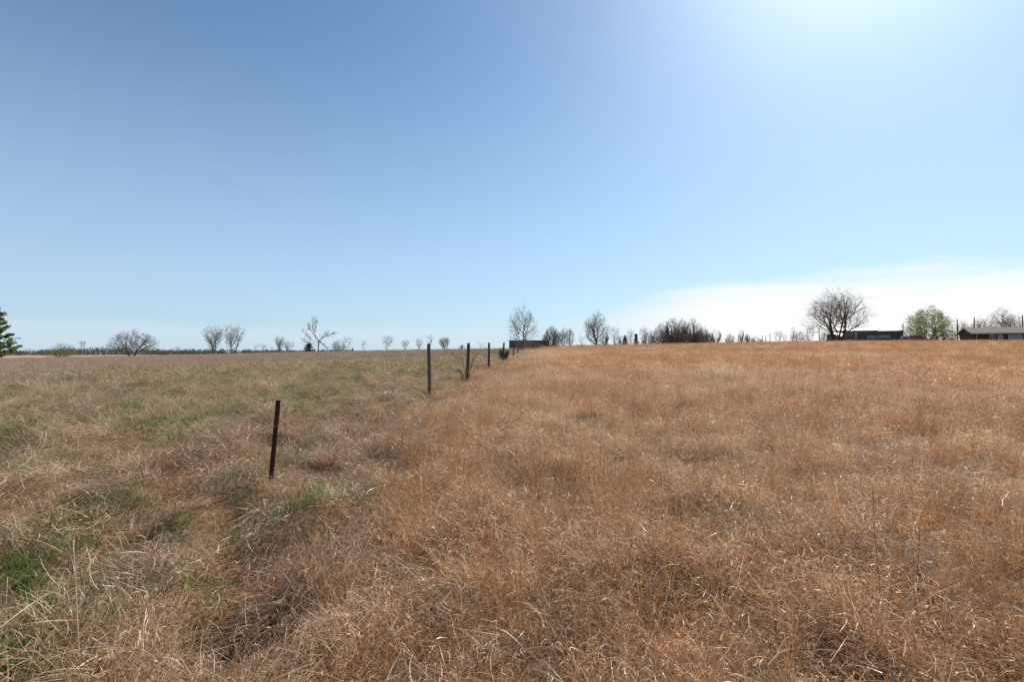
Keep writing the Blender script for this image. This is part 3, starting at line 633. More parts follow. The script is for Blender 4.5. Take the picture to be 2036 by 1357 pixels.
# the tree with a snapped limb
def broken_tree():
    Y = 102; x = at_x(632, Y); z = zg(x, Y, False); H = at_z(634, Y)-z; root = empty('broken_tree', (x, Y, z-.05))
    tag(root, 'tall sparse bare tree with a snapped limb hanging to the ground', 'tree')
    g = np.random.default_rng(77); t, c, lb = MB(), MB(), MB(); s = Y/FPX
    P = lambda dx, py: np.array([dx*s, g.normal(0, .15), at_z(py, Y)-z])
    t.tube([(0, 0, 0), P(1, 690), P(2, 678)], [.15, .12, .10], 6, cap=False)
    limbs = [[P(2, 684), P(-4, 672), P(-9, 664), P(-11, 652), P(-10, 642), P(-12, 634)], [P(2, 682), P(-9, 678), P(-18, 672), P(-26, 664), P(-30, 657)], [P(2, 681), P(12, 672), P(20, 668), P(28, 664), P(33, 663)],
             [P(-4, 672), P(-7, 662), P(-4, 650), P(-2, 640)], [P(-9, 664), P(-16, 655), P(-18, 646)], [P(2, 680), P(6, 674), P(13, 668), P(20, 662)], [P(1, 688), P(-10, 684), P(-20, 682), P(-28, 676)]]
    for L in limbs:
        L = np.array(L); c.tube(L, np.linspace(.05, .016, len(L)), 4, cap=False)
        for k in range(26):
            f = g.uniform(.25, 1)*(len(L)-1.001); j = int(f); p = L[j]+(L[j+1]-L[j])*(f-j); d = unit(unit(L[j+1]-L[j])+g.normal(0, .6, 3)+np.array([0, 0, .2])); ln = g.uniform(.4, 1.3)
            q = p+d*ln*.5+g.normal(0, .05, 3); e = p+d*ln; c.tube([p, q, e], [.018, .015, .009], 3, cap=False)
            for m in range(3):
                d2 = unit(d+g.normal(0, .6, 3)); c.tube([q, q+d2*.25, q+d2*g.uniform(.3, .7)], [.012, .011, .008], 3, cap=False)
    lb.tube([P(2, 676), P(7, 682), P(14, 688), P(20, 694)], [.12, .1, .07, .04], 5, cap=False)
    lb.tube([P(2, 676), P(-3, 672), P(-9, 664)], [.10, .08, .05], 5, cap=False)
    for k in range(30):
        f = g.uniform(.4, 1); p = P(2+18*f, 676+18*f); d = unit(g.normal(0, .7, 3)+np.array([.4, 0, -.1])); e = p+d*g.uniform(.3, 1.1); e[2] = max(e[2], .05); lb.tube([p, (p+e)/2+g.normal(0, .05, 3), e], [.018, .014, .008], 3, cap=False)
    t.build('trunk', M['bark'], root, smooth=True); c.build('crown', M['twig_pale'], root); lb.build('broken_limb', M['bark_dark'], root)
broken_tree()
# middle
tree('tall_bare_tree', 'tall upright bare tree on the fence row in front of the dark container', 'tree', 1038, 56, 601, 74, seed=41, rtwig=.009, rtrunk=.12, bark='bark', twig='twig', **var(OVAL, env='oval', dens=.4, kids=(16, 7, 5), levels=3, angle=(.7, .45, .45, .4), up=(.32, .24, .16, .06)))
tree('dense_shrub', 'dense brown round shrub at the end of the fence row', 'shrub', 1097, 70, 648, 42, seed=42, twig='twig', rtwig=.011, leaf='leaf_brown', nleaf=2600, leaf_size=.035, leaf_spread=.14, **var(THICK, kids=(10, 8)))
tree('brush_clump', 'dark low brush at the foot of the tall bare tree on the fence row', 'shrub', 1052, 62, 676, 64, seed=43, rtwig=.010, twig='twig_red', leaf='leaf_brown', nleaf=900, leaf_size=.035, leaf_spread=.12, **var(THICK, kids=(8, 6)))
tree('small_bare_tree', 'small dense bare tree touching the dense brown shrub', 'tree', 1120, 88, 649, 25, seed=44, rtwig=.015, bark='bark_dark', **var(SPREAD, kids=(6, 5, 4, 2), levels=3))
tree('small_bare_tree', 'small dense bare tree on two stems, second from the dense brown shrub', 'tree', 1133, 88, 650, 22, seed=45, rtwig=.015, bark='bark_dark', **var(SPREAD, kids=(6, 5, 4, 2), levels=3, stems=2))
tree('large_bare_tree', 'large oval bare tree standing alone right of the fence row', 'tree', 1187, 100, 618, 56, seed=46, rtwig=.016, rtrunk=.27, bark='bark', **var(OVAL, kids=(16, 6, 5, 3), trunk=.12))
tree('sapling', 'thin sapling on the left side of the large oval tree', 'tree', 1161, 97, 655, 17, seed=47, rtwig=.013, **SPARSE)
tree('small_bare_tree', 'small loose bare tree at the right foot of the large oval tree', 'tree', 1223, 100, 649, 24, seed=48, rtwig=.012, **SMALL)
tree('brush_clump', 'grey green low brush under the large oval tree', 'shrub', 1203, 98, 657, 18, seed=49, rtwig=.012, leaf='leaf_yel', nleaf=120, leaf_size=.05, **SHRUB)
cedar('cedar_tree', 'brownish small cedar, left of the dark green cedar', 1243, 100, 666, 17, 50, mat='leaf_brown', n=900, size=.09)
cedar('cedar_tree', 'dark green pointed little cedar before the thicket', 1265, 99, 663, 17, 51, n=1300, size=.09)
for i, (px, tp, w, lab) in enumerate(((1254, 655, 18, 'bare sapling rising between the two small cedars'), (1280, 650, 22, 'bare bushy sapling just right of the dark green cedar'), (1296, 655, 18, 'bare bushy sapling against the left edge of the thicket'))):
    tree('sapling', lab, 'tree', px, 103, tp, w, seed=52+i, rtwig=.014, **SMALL)
for i, (px, tp, w, lab) in enumerate(((1236, 665, 34, 'low grey brush at the foot of the two small cedars'), (1290, 659, 40, 'low grey brush filling the gap between the dark cedar and the thicket'), (1503, 668, 34, 'faint ankle high brush before the far stakes'), (1408, 660, 30, 'low brush joining the thicket to the bare bushes'))):
    tree('brush_clump', lab, 'shrub', px, 101, tp, w, seed=170+i, rtwig=.012, **var(SHRUB, dens=2.))
thick = [(1316, 642, 40, 'twig', None, 'bare brown thicket bush at the left end of the thicket'), (1337, 632, 46, 'twig_red', 'leaf_brown', 'tallest brown bush of the thicket'), (1357, 634, 40, 'twig', 'leaf_dark', 'olive leaved bush in the middle of the thicket'),
         (1378, 633, 40, 'twig', 'leaf_yel', 'yellow green topped bush of the thicket'), (1398, 650, 34, 'twig', None, 'lower bare bush at the right end of the thicket'), (1345, 655, 60, 'twig_red', 'leaf_brown', 'wide low reddish bush in front of the thicket'), (1386, 656, 46, 'twig_red', 'leaf_brown', 'low reddish bush in front of the right half of the thicket')]
for i, (px, tp, w, tw, lf, lab) in enumerate(thick):
    tree('thicket_bush', lab, 'shrub', px, 99+i*.6-(4 if i > 4 else 0), tp, w, group='bushes of the thicket', seed=60+i, twig=tw, rtwig=.015, leaf=lf or 'leaf_brown', nleaf=2600 if lf else 1500, leaf_size=.055, leaf_spread=.2, **THICK)
for i, (px, tp, w, lab) in enumerate(((1424, 652, 28, 'leaning bare bush just right of the thicket'), (1451, 661, 24, 'low bare bush, second right of the thicket'), (1474, 652, 16, 'taller bare bush with one upright shoot, third right of the thicket'), (1487, 661, 14, 'small bare bush, last of the row right of the thicket'))):
    tree('bare_bush', lab, 'shrub', px, 99, tp, w, group='bare bushes right of the thicket', seed=70+i, rtwig=.013, **var(SHRUB, stems=8))
tree('sapling', 'spindly bare sapling right of the thin far stakes', 'tree', 1549, 104, 657, 22, seed=75, rtwig=.012, twig='twig_pale', **SMALL)
tree('sapling', 'short pale sapling left of the dark flat crowned tree', 'tree', 1561, 105, 664, 12, seed=76, rtwig=.011, twig='twig_pale', **SPARSE)
tree('flat_crowned_tree', 'dark flat crowned little tree left of the biggest tree', 'tree', 1588, 98, 656, 38, seed=77, bark='bark_dark', rtwig=.013, leaf='leaf_brown', nleaf=900, leaf_size=.05, leaf_spread=.13, **var(SPREAD, stems=2, trunk=.35, levels=3, up=(.05, .02, .0)))
tree('sapling', 'thin bare shoot rising above the dark flat crowned tree', 'tree', 1576, 99, 648, 12, seed=78, rtwig=.012, **SPARSE)
tree('redbud_tree', 'slim pinkish grey tree between the flat crowned tree and the biggest tree', 'tree', 1612, 100, 645, 20, seed=79, rtwig=.013, twig='twig_pale', leaf='redbud', nleaf=160, leaf_size=.05, leaf_spread=.12, **var(VASE, stems=2, levels=2, kids=(7, 5)))
tree('bare_bush', 'fan shaped bare bush left of the biggest tree trunk', 'shrub', 1643, 101, 655, 30, seed=80, rtwig=.013, **var(SHRUB, stems=9, levels=1, kids=(8,)))
tree('biggest_bare_tree', 'biggest tree, wide bare crown on forked dark trunks beside the container', 'tree', 1663, 93, 570, 124, seed=84, bark='bark_dark', twig='twig', rtwig=.012, rtrunk=.28, split=2, **var(SPREAD, dens=.6, stems=4, spread=.42, kids=(8, 6, 5, 4), trunk=.2, up=(.05, .05, .02, .0), angle=(.8, .62, .55, .5)))
tree('bare_bush', 'dark bare bush just behind the right end of the lettered container', 'shrub', 1815, 112, 645, 44, seed=86, rtwig=.018, twig='twig', **var(SHRUB, stems=9))
tree('leafing_tree', 'light green leafing tree with split trunk behind the red truck', 'tree', 1847, 104, 609, 86, seed=95, bark='bark_dark', rtwig=.016, rtrunk=.2, leaf='leaf', nleaf=9000, leaf_size=.11, leaf_spread=.16, **var(SPREAD, dens=.5, stems=3, spread=.45, kids=(6, 5, 4, 3), up=(.1, .08, .04, .02)))
tree('evergreen_shrub', 'rounded dark green shrub left of the house', 'shrub', 1886, 101, 654, 28, seed=88, leaf='leaf_dark', nleaf=1600, leaf_size=.07, leaf_spread=.14, rtwig=.012, **THICK)
tree('green_shrub', 'small bright green shrub at the foot of the leafing tree', 'shrub', 1861, 100, 664, 14, seed=89, leaf='leaf', nleaf=500, leaf_size=.06, leaf_spread=.1, rtwig=.012, **SHRUB)
tree('yard_tree', 'grey bare tree left of the house gable beside the first utility pole', 'tree', 1915, 122, 635, 36, seed=90, rtwig=.017, **var(SPREAD, levels=3))
tree('yard_tree', 'hazy bare tree behind the house roof between the two utility poles', 'tree', 1950, 126, 628, 42, seed=91, rtwig=.017, twig='twig_pale', **var(SPREAD, levels=3, kids=(7, 6, 5)))
tree('yard_tree', 'tallest spreading bare tree behind the house roof', 'tree', 1992, 122, 609, 56, seed=92, rtwig=.017, rtrunk=.24, bark='bark', **var(SPREAD, trunk=.35))
tree('yard_tree', 'brownish bare tree behind the house at the right edge', 'tree', 2020, 126, 622, 42, seed=93, rtwig=.018, twig='twig_red', leaf='leaf_dark', nleaf=250, leaf_size=.07, **var(SPREAD, levels=3, kids=(7, 6, 5)))
# pine cut by the left edge: layered branches with needle tufts, turned up at the ends
def pine():
    Y = 62; x = at_x(-16, Y); z = zg(x, Y, False); H = at_z(604, Y)-z; root = empty('pine_tree', (x, Y, z-.05)); tag(root, 'green pine with layered upswept branches cut by the left edge', 'tree')
    g = np.random.default_rng(5); t, c = MB(), MB(); t.tube([(0, 0, 0), (.03, 0, H*.5), (0, .02, H)], [.16, .11, .02], 7); t.build('trunk', M['bark'], root, smooth=True)
    P = []
    for i in range(46):
        f = (i+g.random()*.6)/46; h = H*(.1+.86*f); rr_ = (3.1*(1-f)**.75+.15)*g.uniform(.75, 1.05); a = i*2.4+g.normal(0, .2)
        L = [np.array([math.cos(a)*rr_*q, math.sin(a)*rr_*q, h-.10*rr_*q+.42*rr_*q**3]) for q in (0, .35, .7, 1)]
        c.tube(L, [.04, .03, .02, .01], 4, cap=False)
        for q in range(16):
            w = g.uniform(.25, 1)*2.999; j = int(w); p = L[j]+(L[j+1]-L[j])*(w-j); e = p+g.normal(0, 1, 3)*np.array([.26, .26, .06])*max(.4, rr_/3)+np.array([0, 0, .08]); c.tube([p, e], [.012, .006], 3, cap=False); P += [e, (p+e)/2, e+np.array([0, 0, .06])]
    cr = c.build('crown', M['twig'], root); V, F = leaf_quads(g, np.array(P), 17000, .10, .12); mesh_obj('foliage', V, F, M['pine'], cr)
pine()
# far-off wood on the left horizon, one mass
def far_wood():
    g = np.random.default_rng(3); V = []; F = []; k = 0
    for i in range(620):
        px = g.uniform(-420, 700); Y = g.uniform(640, 800); x = at_x(px, Y); z = zg(x, Y, False)
        h = np.interp(px, [-400, 0, 60, 130, 240, 330, 420, 520, 600], [8, 7, 9, 12, 13, 9, 9, 8, 6])*g.uniform(.75, 1.15); w = g.uniform(4, 9)
        n = 70
        p = g.normal(0, 1, (n, 3)); p /= np.linalg.norm(p, axis=1)[:, None]; p *= g.uniform(.3, 1, n)[:, None]**.5; p[:, 2] = np.abs(p[:, 2]) if i % 3 else p[:, 2]*.5+.4
        c = np.array([x, Y, z])+p*np.array([w, w, h*.92])+np.array([0, 0, .3]); c[:, 2] = np.maximum(c[:, 2], z+.2)
        d = g.normal(0, 1, (n, 3)); d[:, 2] = np.abs(d[:, 2])+.4; d /= np.linalg.norm(d, axis=1)[:, None]; e = np.cross(d, g.normal(0, 1, (n, 3))); e /= np.linalg.norm(e, axis=1)[:, None]
        tri = np.stack([c-e*.5, c+e*.5, c+d*g.uniform(.8, 2.0, n)[:, None]], 1).reshape(-1, 3); V.append(tri); F.append(np.arange(3*n).reshape(n, 3)+k); k += 3*n
    o = mesh_obj('distant_wood', np.concatenate(V), np.concatenate(F), simple_mat('distant_bare_wood', (.085, .08, .066), (.15, .135, .11), .05, .95)); tag(o, 'low dark line of bare woods on the left horizon', 'woods', kind='stuff')
far_wood()

# ------------------------------------------------------------------ fence, with its steel and wooden posts and two slack strands
M['rust'] = simple_mat('rusted_steel', (.035, .016, .011), (.115, .045, .026), 30, .85, (1, 1, .4), metal=.2, bump=.3)
M['post_wood'] = simple_mat('weathered_post_wood', (.055, .048, .042), (.16, .14, .12), 14, .9, (1.5, 1.5, .12), bump=.6)
M['post_dark'] = simple_mat('dark_post_wood', (.035, .030, .026), (.10, .082, .068), 14, .9, (1.5, 1.5, .12), bump=.6)
M['post_red'] = simple_mat('red_brown_post_wood', (.06, .028, .018), (.15, .075, .05), 10, .9, (1.5, 1.5, .2), bump=.5)
M['wire'] = simple_mat('rusty_wire', (.05, .03, .022), (.13, .09, .07), 40, .7, metal=.5)
M['white_plastic'] = simple_mat('white_plastic_film', (.75, .76, .78), (.86, .86, .87), 8, .35, spec=.5)
fence = empty('barbed_wire_fence', (float(fence_x(5.0)), 5.0, zg(float(fence_x(5.0)), 5.0)))
tag(fence, 'sagging barbed wire fence of rusty and wooden posts running up the field', 'fence')
FL = Vector(fence.location)
def steel_post(x, y, h, lx, ly, label, rz=.35):
    z = zg(x, y)-.25; H = h+.25; mb = MB(); a, b, t = .024, .032, .005
    prof = [(-a, 0), (a, 0), (a, t), (t/2+.001, t+.002), (t/2, b), (-t/2, b), (-t/2-.001, t+.002), (-a, t)]
    c, s_ = math.cos(rz), math.sin(rz); prof = [(u*c-v*s_, u*s_+v*c) for u, v in prof]; n = len(prof); K = 14; V = []
    for k in range(K+1):
        q = k/K; V += [(u+lx*H*q, v+ly*H*q, H*q) for u, v in prof]
    F = [tuple(range(n-1, -1, -1)), tuple(K*n+i for i in range(n))]
    for k in range(K):
        for i in range(n): F.append((k*n+i, k*n+(i+1) % n, (k+1)*n+(i+1) % n, (k+1)*n+i))
    p = mesh_obj('post', V, F, M['rust'], fence); p.location = Vector((x, y, z))-FL
    if label: p['label'] = label
    sm = MB(); q = .3
    while q < H-.02:
        ox, oy = lx*q, ly*q; u, v = .012, -.002
        for sx in (-1, 1):
            cx_, cy_ = ox+(sx*u*c-v*s_), oy+(sx*u*s_+v*c); ex, ey = s_*.011, -c*.011
            sm.add([(cx_-.006, cy_, q-.006), (cx_+.006, cy_, q-.006), (cx_+ex, cy_+ey, q), (cx_-.006, cy_, q+.008), (cx_+.006, cy_, q+.008)], [(0, 1, 2), (1, 4, 2), (4, 3, 2), (3, 0, 2)])
        q += .054
    sm.build('stud', M['rust'], p)['kind'] = 'stuff'
    return lambda hh: Vector((x+lx*(hh+.25), y+ly*(hh+.25), z+hh+.25))
def wood_post(x, y, h, r, lx, ly, mat, label, seed, square=.35):
    g = np.random.default_rng(seed); z = zg(x, y)-.3; H = h+.3; n, K = 12, 9; V = []
    am = 1+g.normal(0, .035, n)+square*.16*np.cos(4*np.arange(n)*2*math.pi/n)
    for k in range(K+1):
        q = k/K; cx_, cy_ = lx*H*q+g.normal(0, .0025), ly*H*q+g.normal(0, .0025); rr_ = r*(1.06-.12*q)*(.9 if k == K else 1)
        for i in range(n):
            a = 2*math.pi*i/n; m = rr_*am[i]*(1+g.normal(0, .012)); V.append((cx_+m*math.cos(a), cy_+m*math.sin(a), H*q+(.02*math.cos(a+seed) if k == K else 0)))
    F = [tuple(range(n-1, -1, -1)), tuple(K*n+i for i in range(n))]
    for k in range(K):
        for i in range(n): F.append((k*n+i, k*n+(i+1) % n, (k+1)*n+(i+1) % n, (k+1)*n+i))
    p = mesh_obj('post', V, F, M[mat], fence); p.location = Vector((x, y, z))-FL; p['label'] = label
    return (lambda hh: Vector((x+lx*(hh+.3), y+ly*(hh+.3), z+hh+.3))), p
def fp(px, Y): return at_x(px, Y), Y
A = []                                     # attachment functions in order along the line
A.append(steel_post(-3.26, -.7, 1.05, .02, 0, None))
x, y = fp(536, 5.0); A.append(steel_post(x, y, at_z(797, y)-zg(x, y), .075, .02, 'rusty steel T post with studs, leaning right'))
P2 = None
for px0, px1, top_py, Y, r, mat, lab in ((856.5, 852.5, 685, 12.5, .052, 'post_wood', 'grey weathered wooden post, nearest of the wooden posts'), (928, 932, 683, 17.9, .062, 'post_dark', 'dark wooden post with briars round its foot'),
        (971.5, 972.5, 682, 23.7, .055, 'post_red', 'reddish brown wooden post beyond the briars'), (999.5, 1002, 681.5, 31.5, .06, 'post_dark', 'dark wooden post in front of the dark green bush'), (1019.5, 1022, 688.5, 40, .055, 'post_dark', 'short dark wooden post'),
        (1029, 1030.5, 681, 48, .06, 'post_wood', 'grey wooden post near the tall bare tree'), (1060, 1061, 683, 60, .07, 'post_dark', 'farthest dark wooden post in the brush')):
    x, y = fp(px0, Y); h = at_z(top_py, Y)-zg(x, y)
    f, p = wood_post(x, y, h, r, (at_x(px1, Y)-x)/(h+.3), 0, mat, lab, int(px0)); A.append(f)
    if P2 is None: P2 = p; PX, PY, PH = x, y, h
ins = MB(); ins.box(-.075, -.052, -.03, .03, .95, 1.16); ins.box(-.085, -.075, -.018, .018, 1.0, 1.1); o = ins.build('rag', M['white_plastic'], P2); o['label'] = 'white scrap stuck to the side of the post'
def strand(hs, sag, seed):
    g = np.random.default_rng(seed); pts = []
    for i in range(len(A)-1):
        a, b = A[i](hs[i]), A[i+1](hs[i+1]); n = 26 if i < 2 else 10
        a = a+Vector((.03, 0, 0)); b = b+Vector((.03, 0, 0))
        for k in range(n): t = k/n; q = a.lerp(b, t); q.z -= sag[i]*4*t*(1-t); q.x += .012*math.sin(5*t+seed)*(1 if 0 < k else 0); pts.append(q-FL)
    pts.append(A[-1](hs[-1])-FL)
    w = MB(); w.tube([tuple(p) for p in pts], .0019, 4); wo = w.build('wire', M['wire'], fence)
    b = MB(); acc = 0.
    for p, q in zip(pts[:60], pts[1:61]):
        L = (q-p).length; d = (q-p)/L
        while acc < L:
            c = p+d*acc; e = Vector(g.normal(0, 1, 3)); e = (e-d*e.dot(d)).normalized(); f = d.cross(e)
            for v, off in ((e, 0), (f, .006)): b.tube([tuple(c+d*off-v*.013), tuple(c+d*off+v*.013)], .0018, 3)
            b.tube([tuple(c-d*.005), tuple(c+d*.011)], .0042, 5)
            acc += .125
        acc -= L
    b.build('barb', M['wire'], wo)['kind'] = 'stuff'
strand([.93, .95, .62, 1.0, 1.1, 1.1, .9, 1.1, 1.1], [.06, .05, .12, .1, .1, .1, .1, .1], 1)
strand([.62, .66, .35, .55, .6, .6, .5, .6, .6], [.05, .10, .1, .1, .1, .1, .1, .1], 2)

# briars, bush and litter along the fence ----------------------------------------
M['cane'] = simple_mat('green_brown_cane', (.10, .10, .04), (.20, .17, .08), 10, .7)
M['briar_leaf'] = leaf_mat('briar_leaf', (.09, .11, .025), (.20, .21, .06))
def briar(name, label, px, Y, canes, nleaf, seed, size=.028):
    g = np.random.default_rng(seed); x = at_x(px, Y); z = zg(x, Y); root = empty(name, (x, Y, z)); tag(root, label, 'briar'); P = []
    c = MB()
    for path in canes:
        q = np.array([(at_x(a, Y)-x, g.normal(0, .12), max(at_z(b, Y)-z, -.05)) for a, b in path]); t = np.linspace(0, len(q)-1, 14); j = np.minimum(t.astype(int), len(q)-2); u = (t-j)[:, None]
        # smooth the path
        qm = np.concatenate([[2*q[0]-q[1]], q, [2*q[-1]-q[-2]]]); a0, a1, a2, a3 = qm[j], qm[j+1], qm[j+2], qm[j+3]
        s_ = .5*(2*a1+(a2-a0)*u+(2*a0-5*a1+4*a2-a3)*u**2+(3*a1-a0-3*a2+a3)*u**3)
        c.tube(s_, np.linspace(.010, .004, len(s_))*(Y/18)**.5, 4); P += list(s_[3:])
        for k in range(7):
            p = s_[g.integers(3, 14)]; e = p+g.normal(0, .12, 3)+np.array([0, 0, .05]); c.tube([p, e], [.004, .0025], 3); P += [e, (p+e)/2]
    c.build('cane', M['cane'], root, smooth=True); V, F = leaf_quads(g, np.array(P), nleaf, .045, size); mesh_obj('leaf', V, F, M['briar_leaf'], root)['kind'] = 'stuff'
briar('briar_bush', 'arching green briar canes growing round the dark wooden post', 925, 17.6, [[(920, 764), (915, 735), (910, 715), (898, 703), (886, 700)], [(926, 765), (924, 735), (916, 712), (911, 700)], [(930, 766), (936, 735), (944, 712), (954, 698), (966, 694), (978, 697), (987, 702)],
    [(922, 765), (921, 745), (912, 740), (903, 742)], [(926, 762), (919, 740), (913, 738), (905, 737)], [(931, 765), (940, 740), (951, 728)], [(929, 765), (936, 730), (940, 712), (950, 704), (962, 706), (970, 712)], [(925, 764), (929, 730), (925, 712), (930, 700)], [(918, 764), (919, 748), (925, 742)]], 420, 4)
briar('briar_cane', 'single thin cane arching to the ground left of the nearest wooden post', 850, 12.2, [[(852, 796), (843, 783), (828, 771), (812, 773), (800, 781)], [(853, 797), (858, 785), (866, 780)]], 30, 6, .02)
briar('briar_tangle', 'low grey tangle of dead canes right of the nearest wooden post', 868, 12.9, [[(862, 795), (870, 778), (882, 776)], [(866, 796), (876, 784), (890, 780), (905, 772)], [(858, 796), (868, 786), (872, 774)], [(872, 794), (885, 780), (900, 770), (918, 764)]], 60, 8, .02)
bushx = at_x(1001, 33); bz = zg(bushx, 33)
gq = np.random.default_rng(9); broot = empty('evergreen_bush', (bushx, 33, bz)); tag(broot, 'small dark green bush on the fence row behind a wooden post', 'bush')
mb = MB(); P = []
for k in range(34):
    a = k*2.4; e = np.array([math.cos(a)*gq.uniform(.1, .42), math.sin(a)*gq.uniform(.1, .35), gq.uniform(.25, .95)]); mb.tube([(0, 0, 0), e*np.array([.4, .4, .6]), e], [.014, .01, .005], 3); P += [e, e*.85, e*.7]
mb.build('stem', M['bark'], broot); V, F = leaf_quads(gq, np.array(P), 1500, .07, .04); V[:, 2] = np.maximum(V[:, 2], .04); mesh_obj('foliage', V, F, leaf_mat('glossy_dark_leaf', (.03, .06, .02), (.07, .12, .035)), broot)
# crumpled plastic bag snagged in the briars
bm = bmesh.new(); bmesh.ops.create_icosphere(bm, subdivisions=4, radius=1)
for v in bm.verts:
    d = v.co.normalized(); n = .55+.55*float(noise(np.array([d.x*3+9]), np.array([d.y*3+d.z*5]), 1., 3)[0])+.35*(float(noise(np.array([d.x*8]), np.array([d.z*8+d.y*4]), 1., 5)[0])-.5)
    v.co = Vector((d.x*.085, d.y*.06, d.z*.085+.03*d.x))*n*.95
me = bpy.data.meshes.new('plastic_bag'); bm.to_mesh(me); bm.free(); me.materials.append(M['white_plastic'])
bag = bpy.data.objects.new('plastic_bag', me); COL.objects.link(bag); bag.location = (at_x(913.5, 17.45), 17.45, at_z(732, 17.45)); tag(bag, 'crumpled white plastic bag snagged in the briar canes', 'bag')

# ------------------------------------------------------------------ containers, sheds, house, vehicles, poles on the far side
M['cont_green'] = simple_mat('faded_container_green', (.038, .056, .054), (.065, .086, .082), 1.2, .55, bump=.05)
M['cont_dark'] = simple_mat('dark_container_green', (.045, .06, .05), (.085, .10, .085), 1.5, .6)
M['letter'] = simple_mat('container_lettering', (.36, .40, .44), (.50, .53, .57), 2, .6)
M['roof_metal'] = simple_mat('pale_roof_metal', (.42, .42, .42), (.58, .57, .56), 2, .5, metal=.2)
M['dark_wall'] = simple_mat('dark_shed_wall', (.035, .045, .045), (.07, .08, .075), 2, .8)
M['steel_dark'] = simple_mat('dark_steel', (.03, .03, .03), (.07, .065, .06), 5, .6, metal=.4)
def container(name, label, x, y, rz, z, mat, L=12.19, tilt=0.):
    root = empty(name, (x, y, z), rz); root.rotation_euler = (0, tilt, rz); tag(root, label, 'container'); W, H = 2.44, 2.59
    def corr(n, L_):                       # trapezoid corrugation: depth as a function of position
        u = []; p = L_/n
        for i in range(n): u += [(i*p, 0), (i*p+p*.28, 0), (i*p+p*.5, .036), (i*p+p*.78, .036)]
        return u+[(L_, 0)]
    b = MB(); c = corr(42, L-.24)
    for s_ in (0, 1):
        V = []; 
        for u, d in c: yy = (.02+d) if s_ == 0 else W-.02-d; V += [(.12+u, yy, .16), (.12+u, yy, H-.08)]
        F = [(2*i, 2*i+2, 2*i+3, 2*i+1) if s_ == 0 else (2*i, 2*i+1, 2*i+3, 2*i+2) for i in range(len(c)-1)]; b.add(V, F)
    b.build('side_wall', mat, root)
    b = MB(); b.box(.1, L-.1, .05, W-.05, H-.06, H-.03); b.build('roof', mat, root)
    b = MB(); b.box(.05, L-.05, .04, W-.04, .12, .16); b.build('floor_frame', M['steel_dark'], root)
    for xx in (0, L-.12):
        for yy in (0, W-.14):
            b = MB(); b.box(xx, xx+.12, yy, yy+.14, 0, H); p = b.build('corner_post', mat, root)
    for yy in (0, W-.06):
        b = MB(); b.box(.12, L-.12, yy, yy+.06, H-.085, H-.002); b.build('top_rail', mat, root)
        b = MB(); b.box(.12, L-.12, yy, yy+.06, .003, .16); b.build('bottom_rail', mat, root)
    for yy in (.14, W/2+.005):             # doors on the left end
        b = MB(); b.box(.015, .06, yy, yy+W/2-.15, .16, H-.09); d = b.build('door', mat, root)
        for q in (.25, .75): r = MB(); r.tube([(-.01, yy+q*(W/2-.15), .12), (-.01, yy+q*(W/2-.15), H-.12)], .02, 6); r.build('lock_bar', M['steel_dark'], d)
    b = MB(); b.box(L-.06, L-.02, .14, W-.14, .16, H-.09); b.build('end_wall', mat, root)
    return root
Yk = 104.; xk = at_x(1694.5, Yk); zk = at_z(659.5, Yk)-2.59
kr = container('shipping_container', 'green shipping container with large pale lettering beside the biggest tree', xk, Yk, R(3), zk, M['cont_green'], tilt=R(-1.1))
def text_mesh(body, size, parent, loc, extr=.004, sx=1.):
    cu = bpy.data.curves.new('t', 'FONT'); cu.body = body; cu.size = size; cu.extrude = extr; cu.resolution_u = 2; cu.offset = size*.012
    t = bpy.data.objects.new('t', cu); COL.objects.link(t); dg = bpy.context.evaluated_depsgraph_get(); dg.update(); me = bpy.data.meshes.new_from_object(t.evaluated_get(dg))
    bpy.data.objects.remove(t); me.name = 'lettering'; me.materials.clear(); me.materials.append(M['letter'])
    o = bpy.data.objects.new('lettering', me); COL.objects.link(o); o.parent = parent; o.location = loc; o.rotation_euler = (R(90), 0, 0); o.scale = (sx, 1, 1); return o
text_mesh('CHINA SHIPPING', 1.02, kr, (3.45, -.012, .92), sx=.72)
for k in range(4): b = MB(); b.box(.75, 1.15, -.012, .014, 1.05+k*.36, 1.05+k*.36+.22); b.build('marking', M['letter'], kr)
Y2 = 140.; container('shipping_container', 'plain dark green shipping container partly behind the tall bare tree', at_x(1012.5, Y2), Y2, R(1), at_z(677, Y2)-2.59, M['cont_dark'], L=12.19)
# metal shed behind the lettered container: ridge seen over it
def shed(name, label, x, y, z, rz, L, W, eave, ridge, wall, roof):
    root = empty(name, (x, y, z), rz); tag(root, label, 'shed'); b = MB()
    b.prism_x([(0, 0), (W, 0), (W, eave), (W/2, ridge), (0, eave)], 0, L); b.build('wall', wall, root)
    for s_ in (0, 1):
        y0, y1 = (-.3, W/2) if s_ == 0 else (W+.3, W/2); z0 = eave-.3*(ridge-eave)/(W/2); b = MB(); V = []
        for xx in (-.25, L+.25): V += [(xx, y0, z0+.02), (xx, y1, ridge+.02), (xx, y1, ridge+.07), (xx, y0, z0+.07)]
        b.add(V, [(0, 1, 2, 3), (7, 6, 5, 4), (0, 4, 5, 1), (1, 5, 6, 2), (2, 6, 7, 3), (3, 7, 4, 0)]); rf = b.build('roof', roof, root)
        rb = MB(); n = int(L/.9)
        for k in range(n+1):
            xx = -.2+(L+.4)*k/n; rb.tube([(xx, y0, z0+.08), (xx, y1, ridge+.08)], .025, 4)
        rb.build('roof_rib', roof, rf)['kind'] = 'stuff'
    b = MB(); b.box(L*.35, L*.35+2.4, -.03, -.005, .02, min(2.3, eave-.2)); b.build('door', roof, root)
    return root
Y3 = 112.; x3 = at_x(1668, Y3)
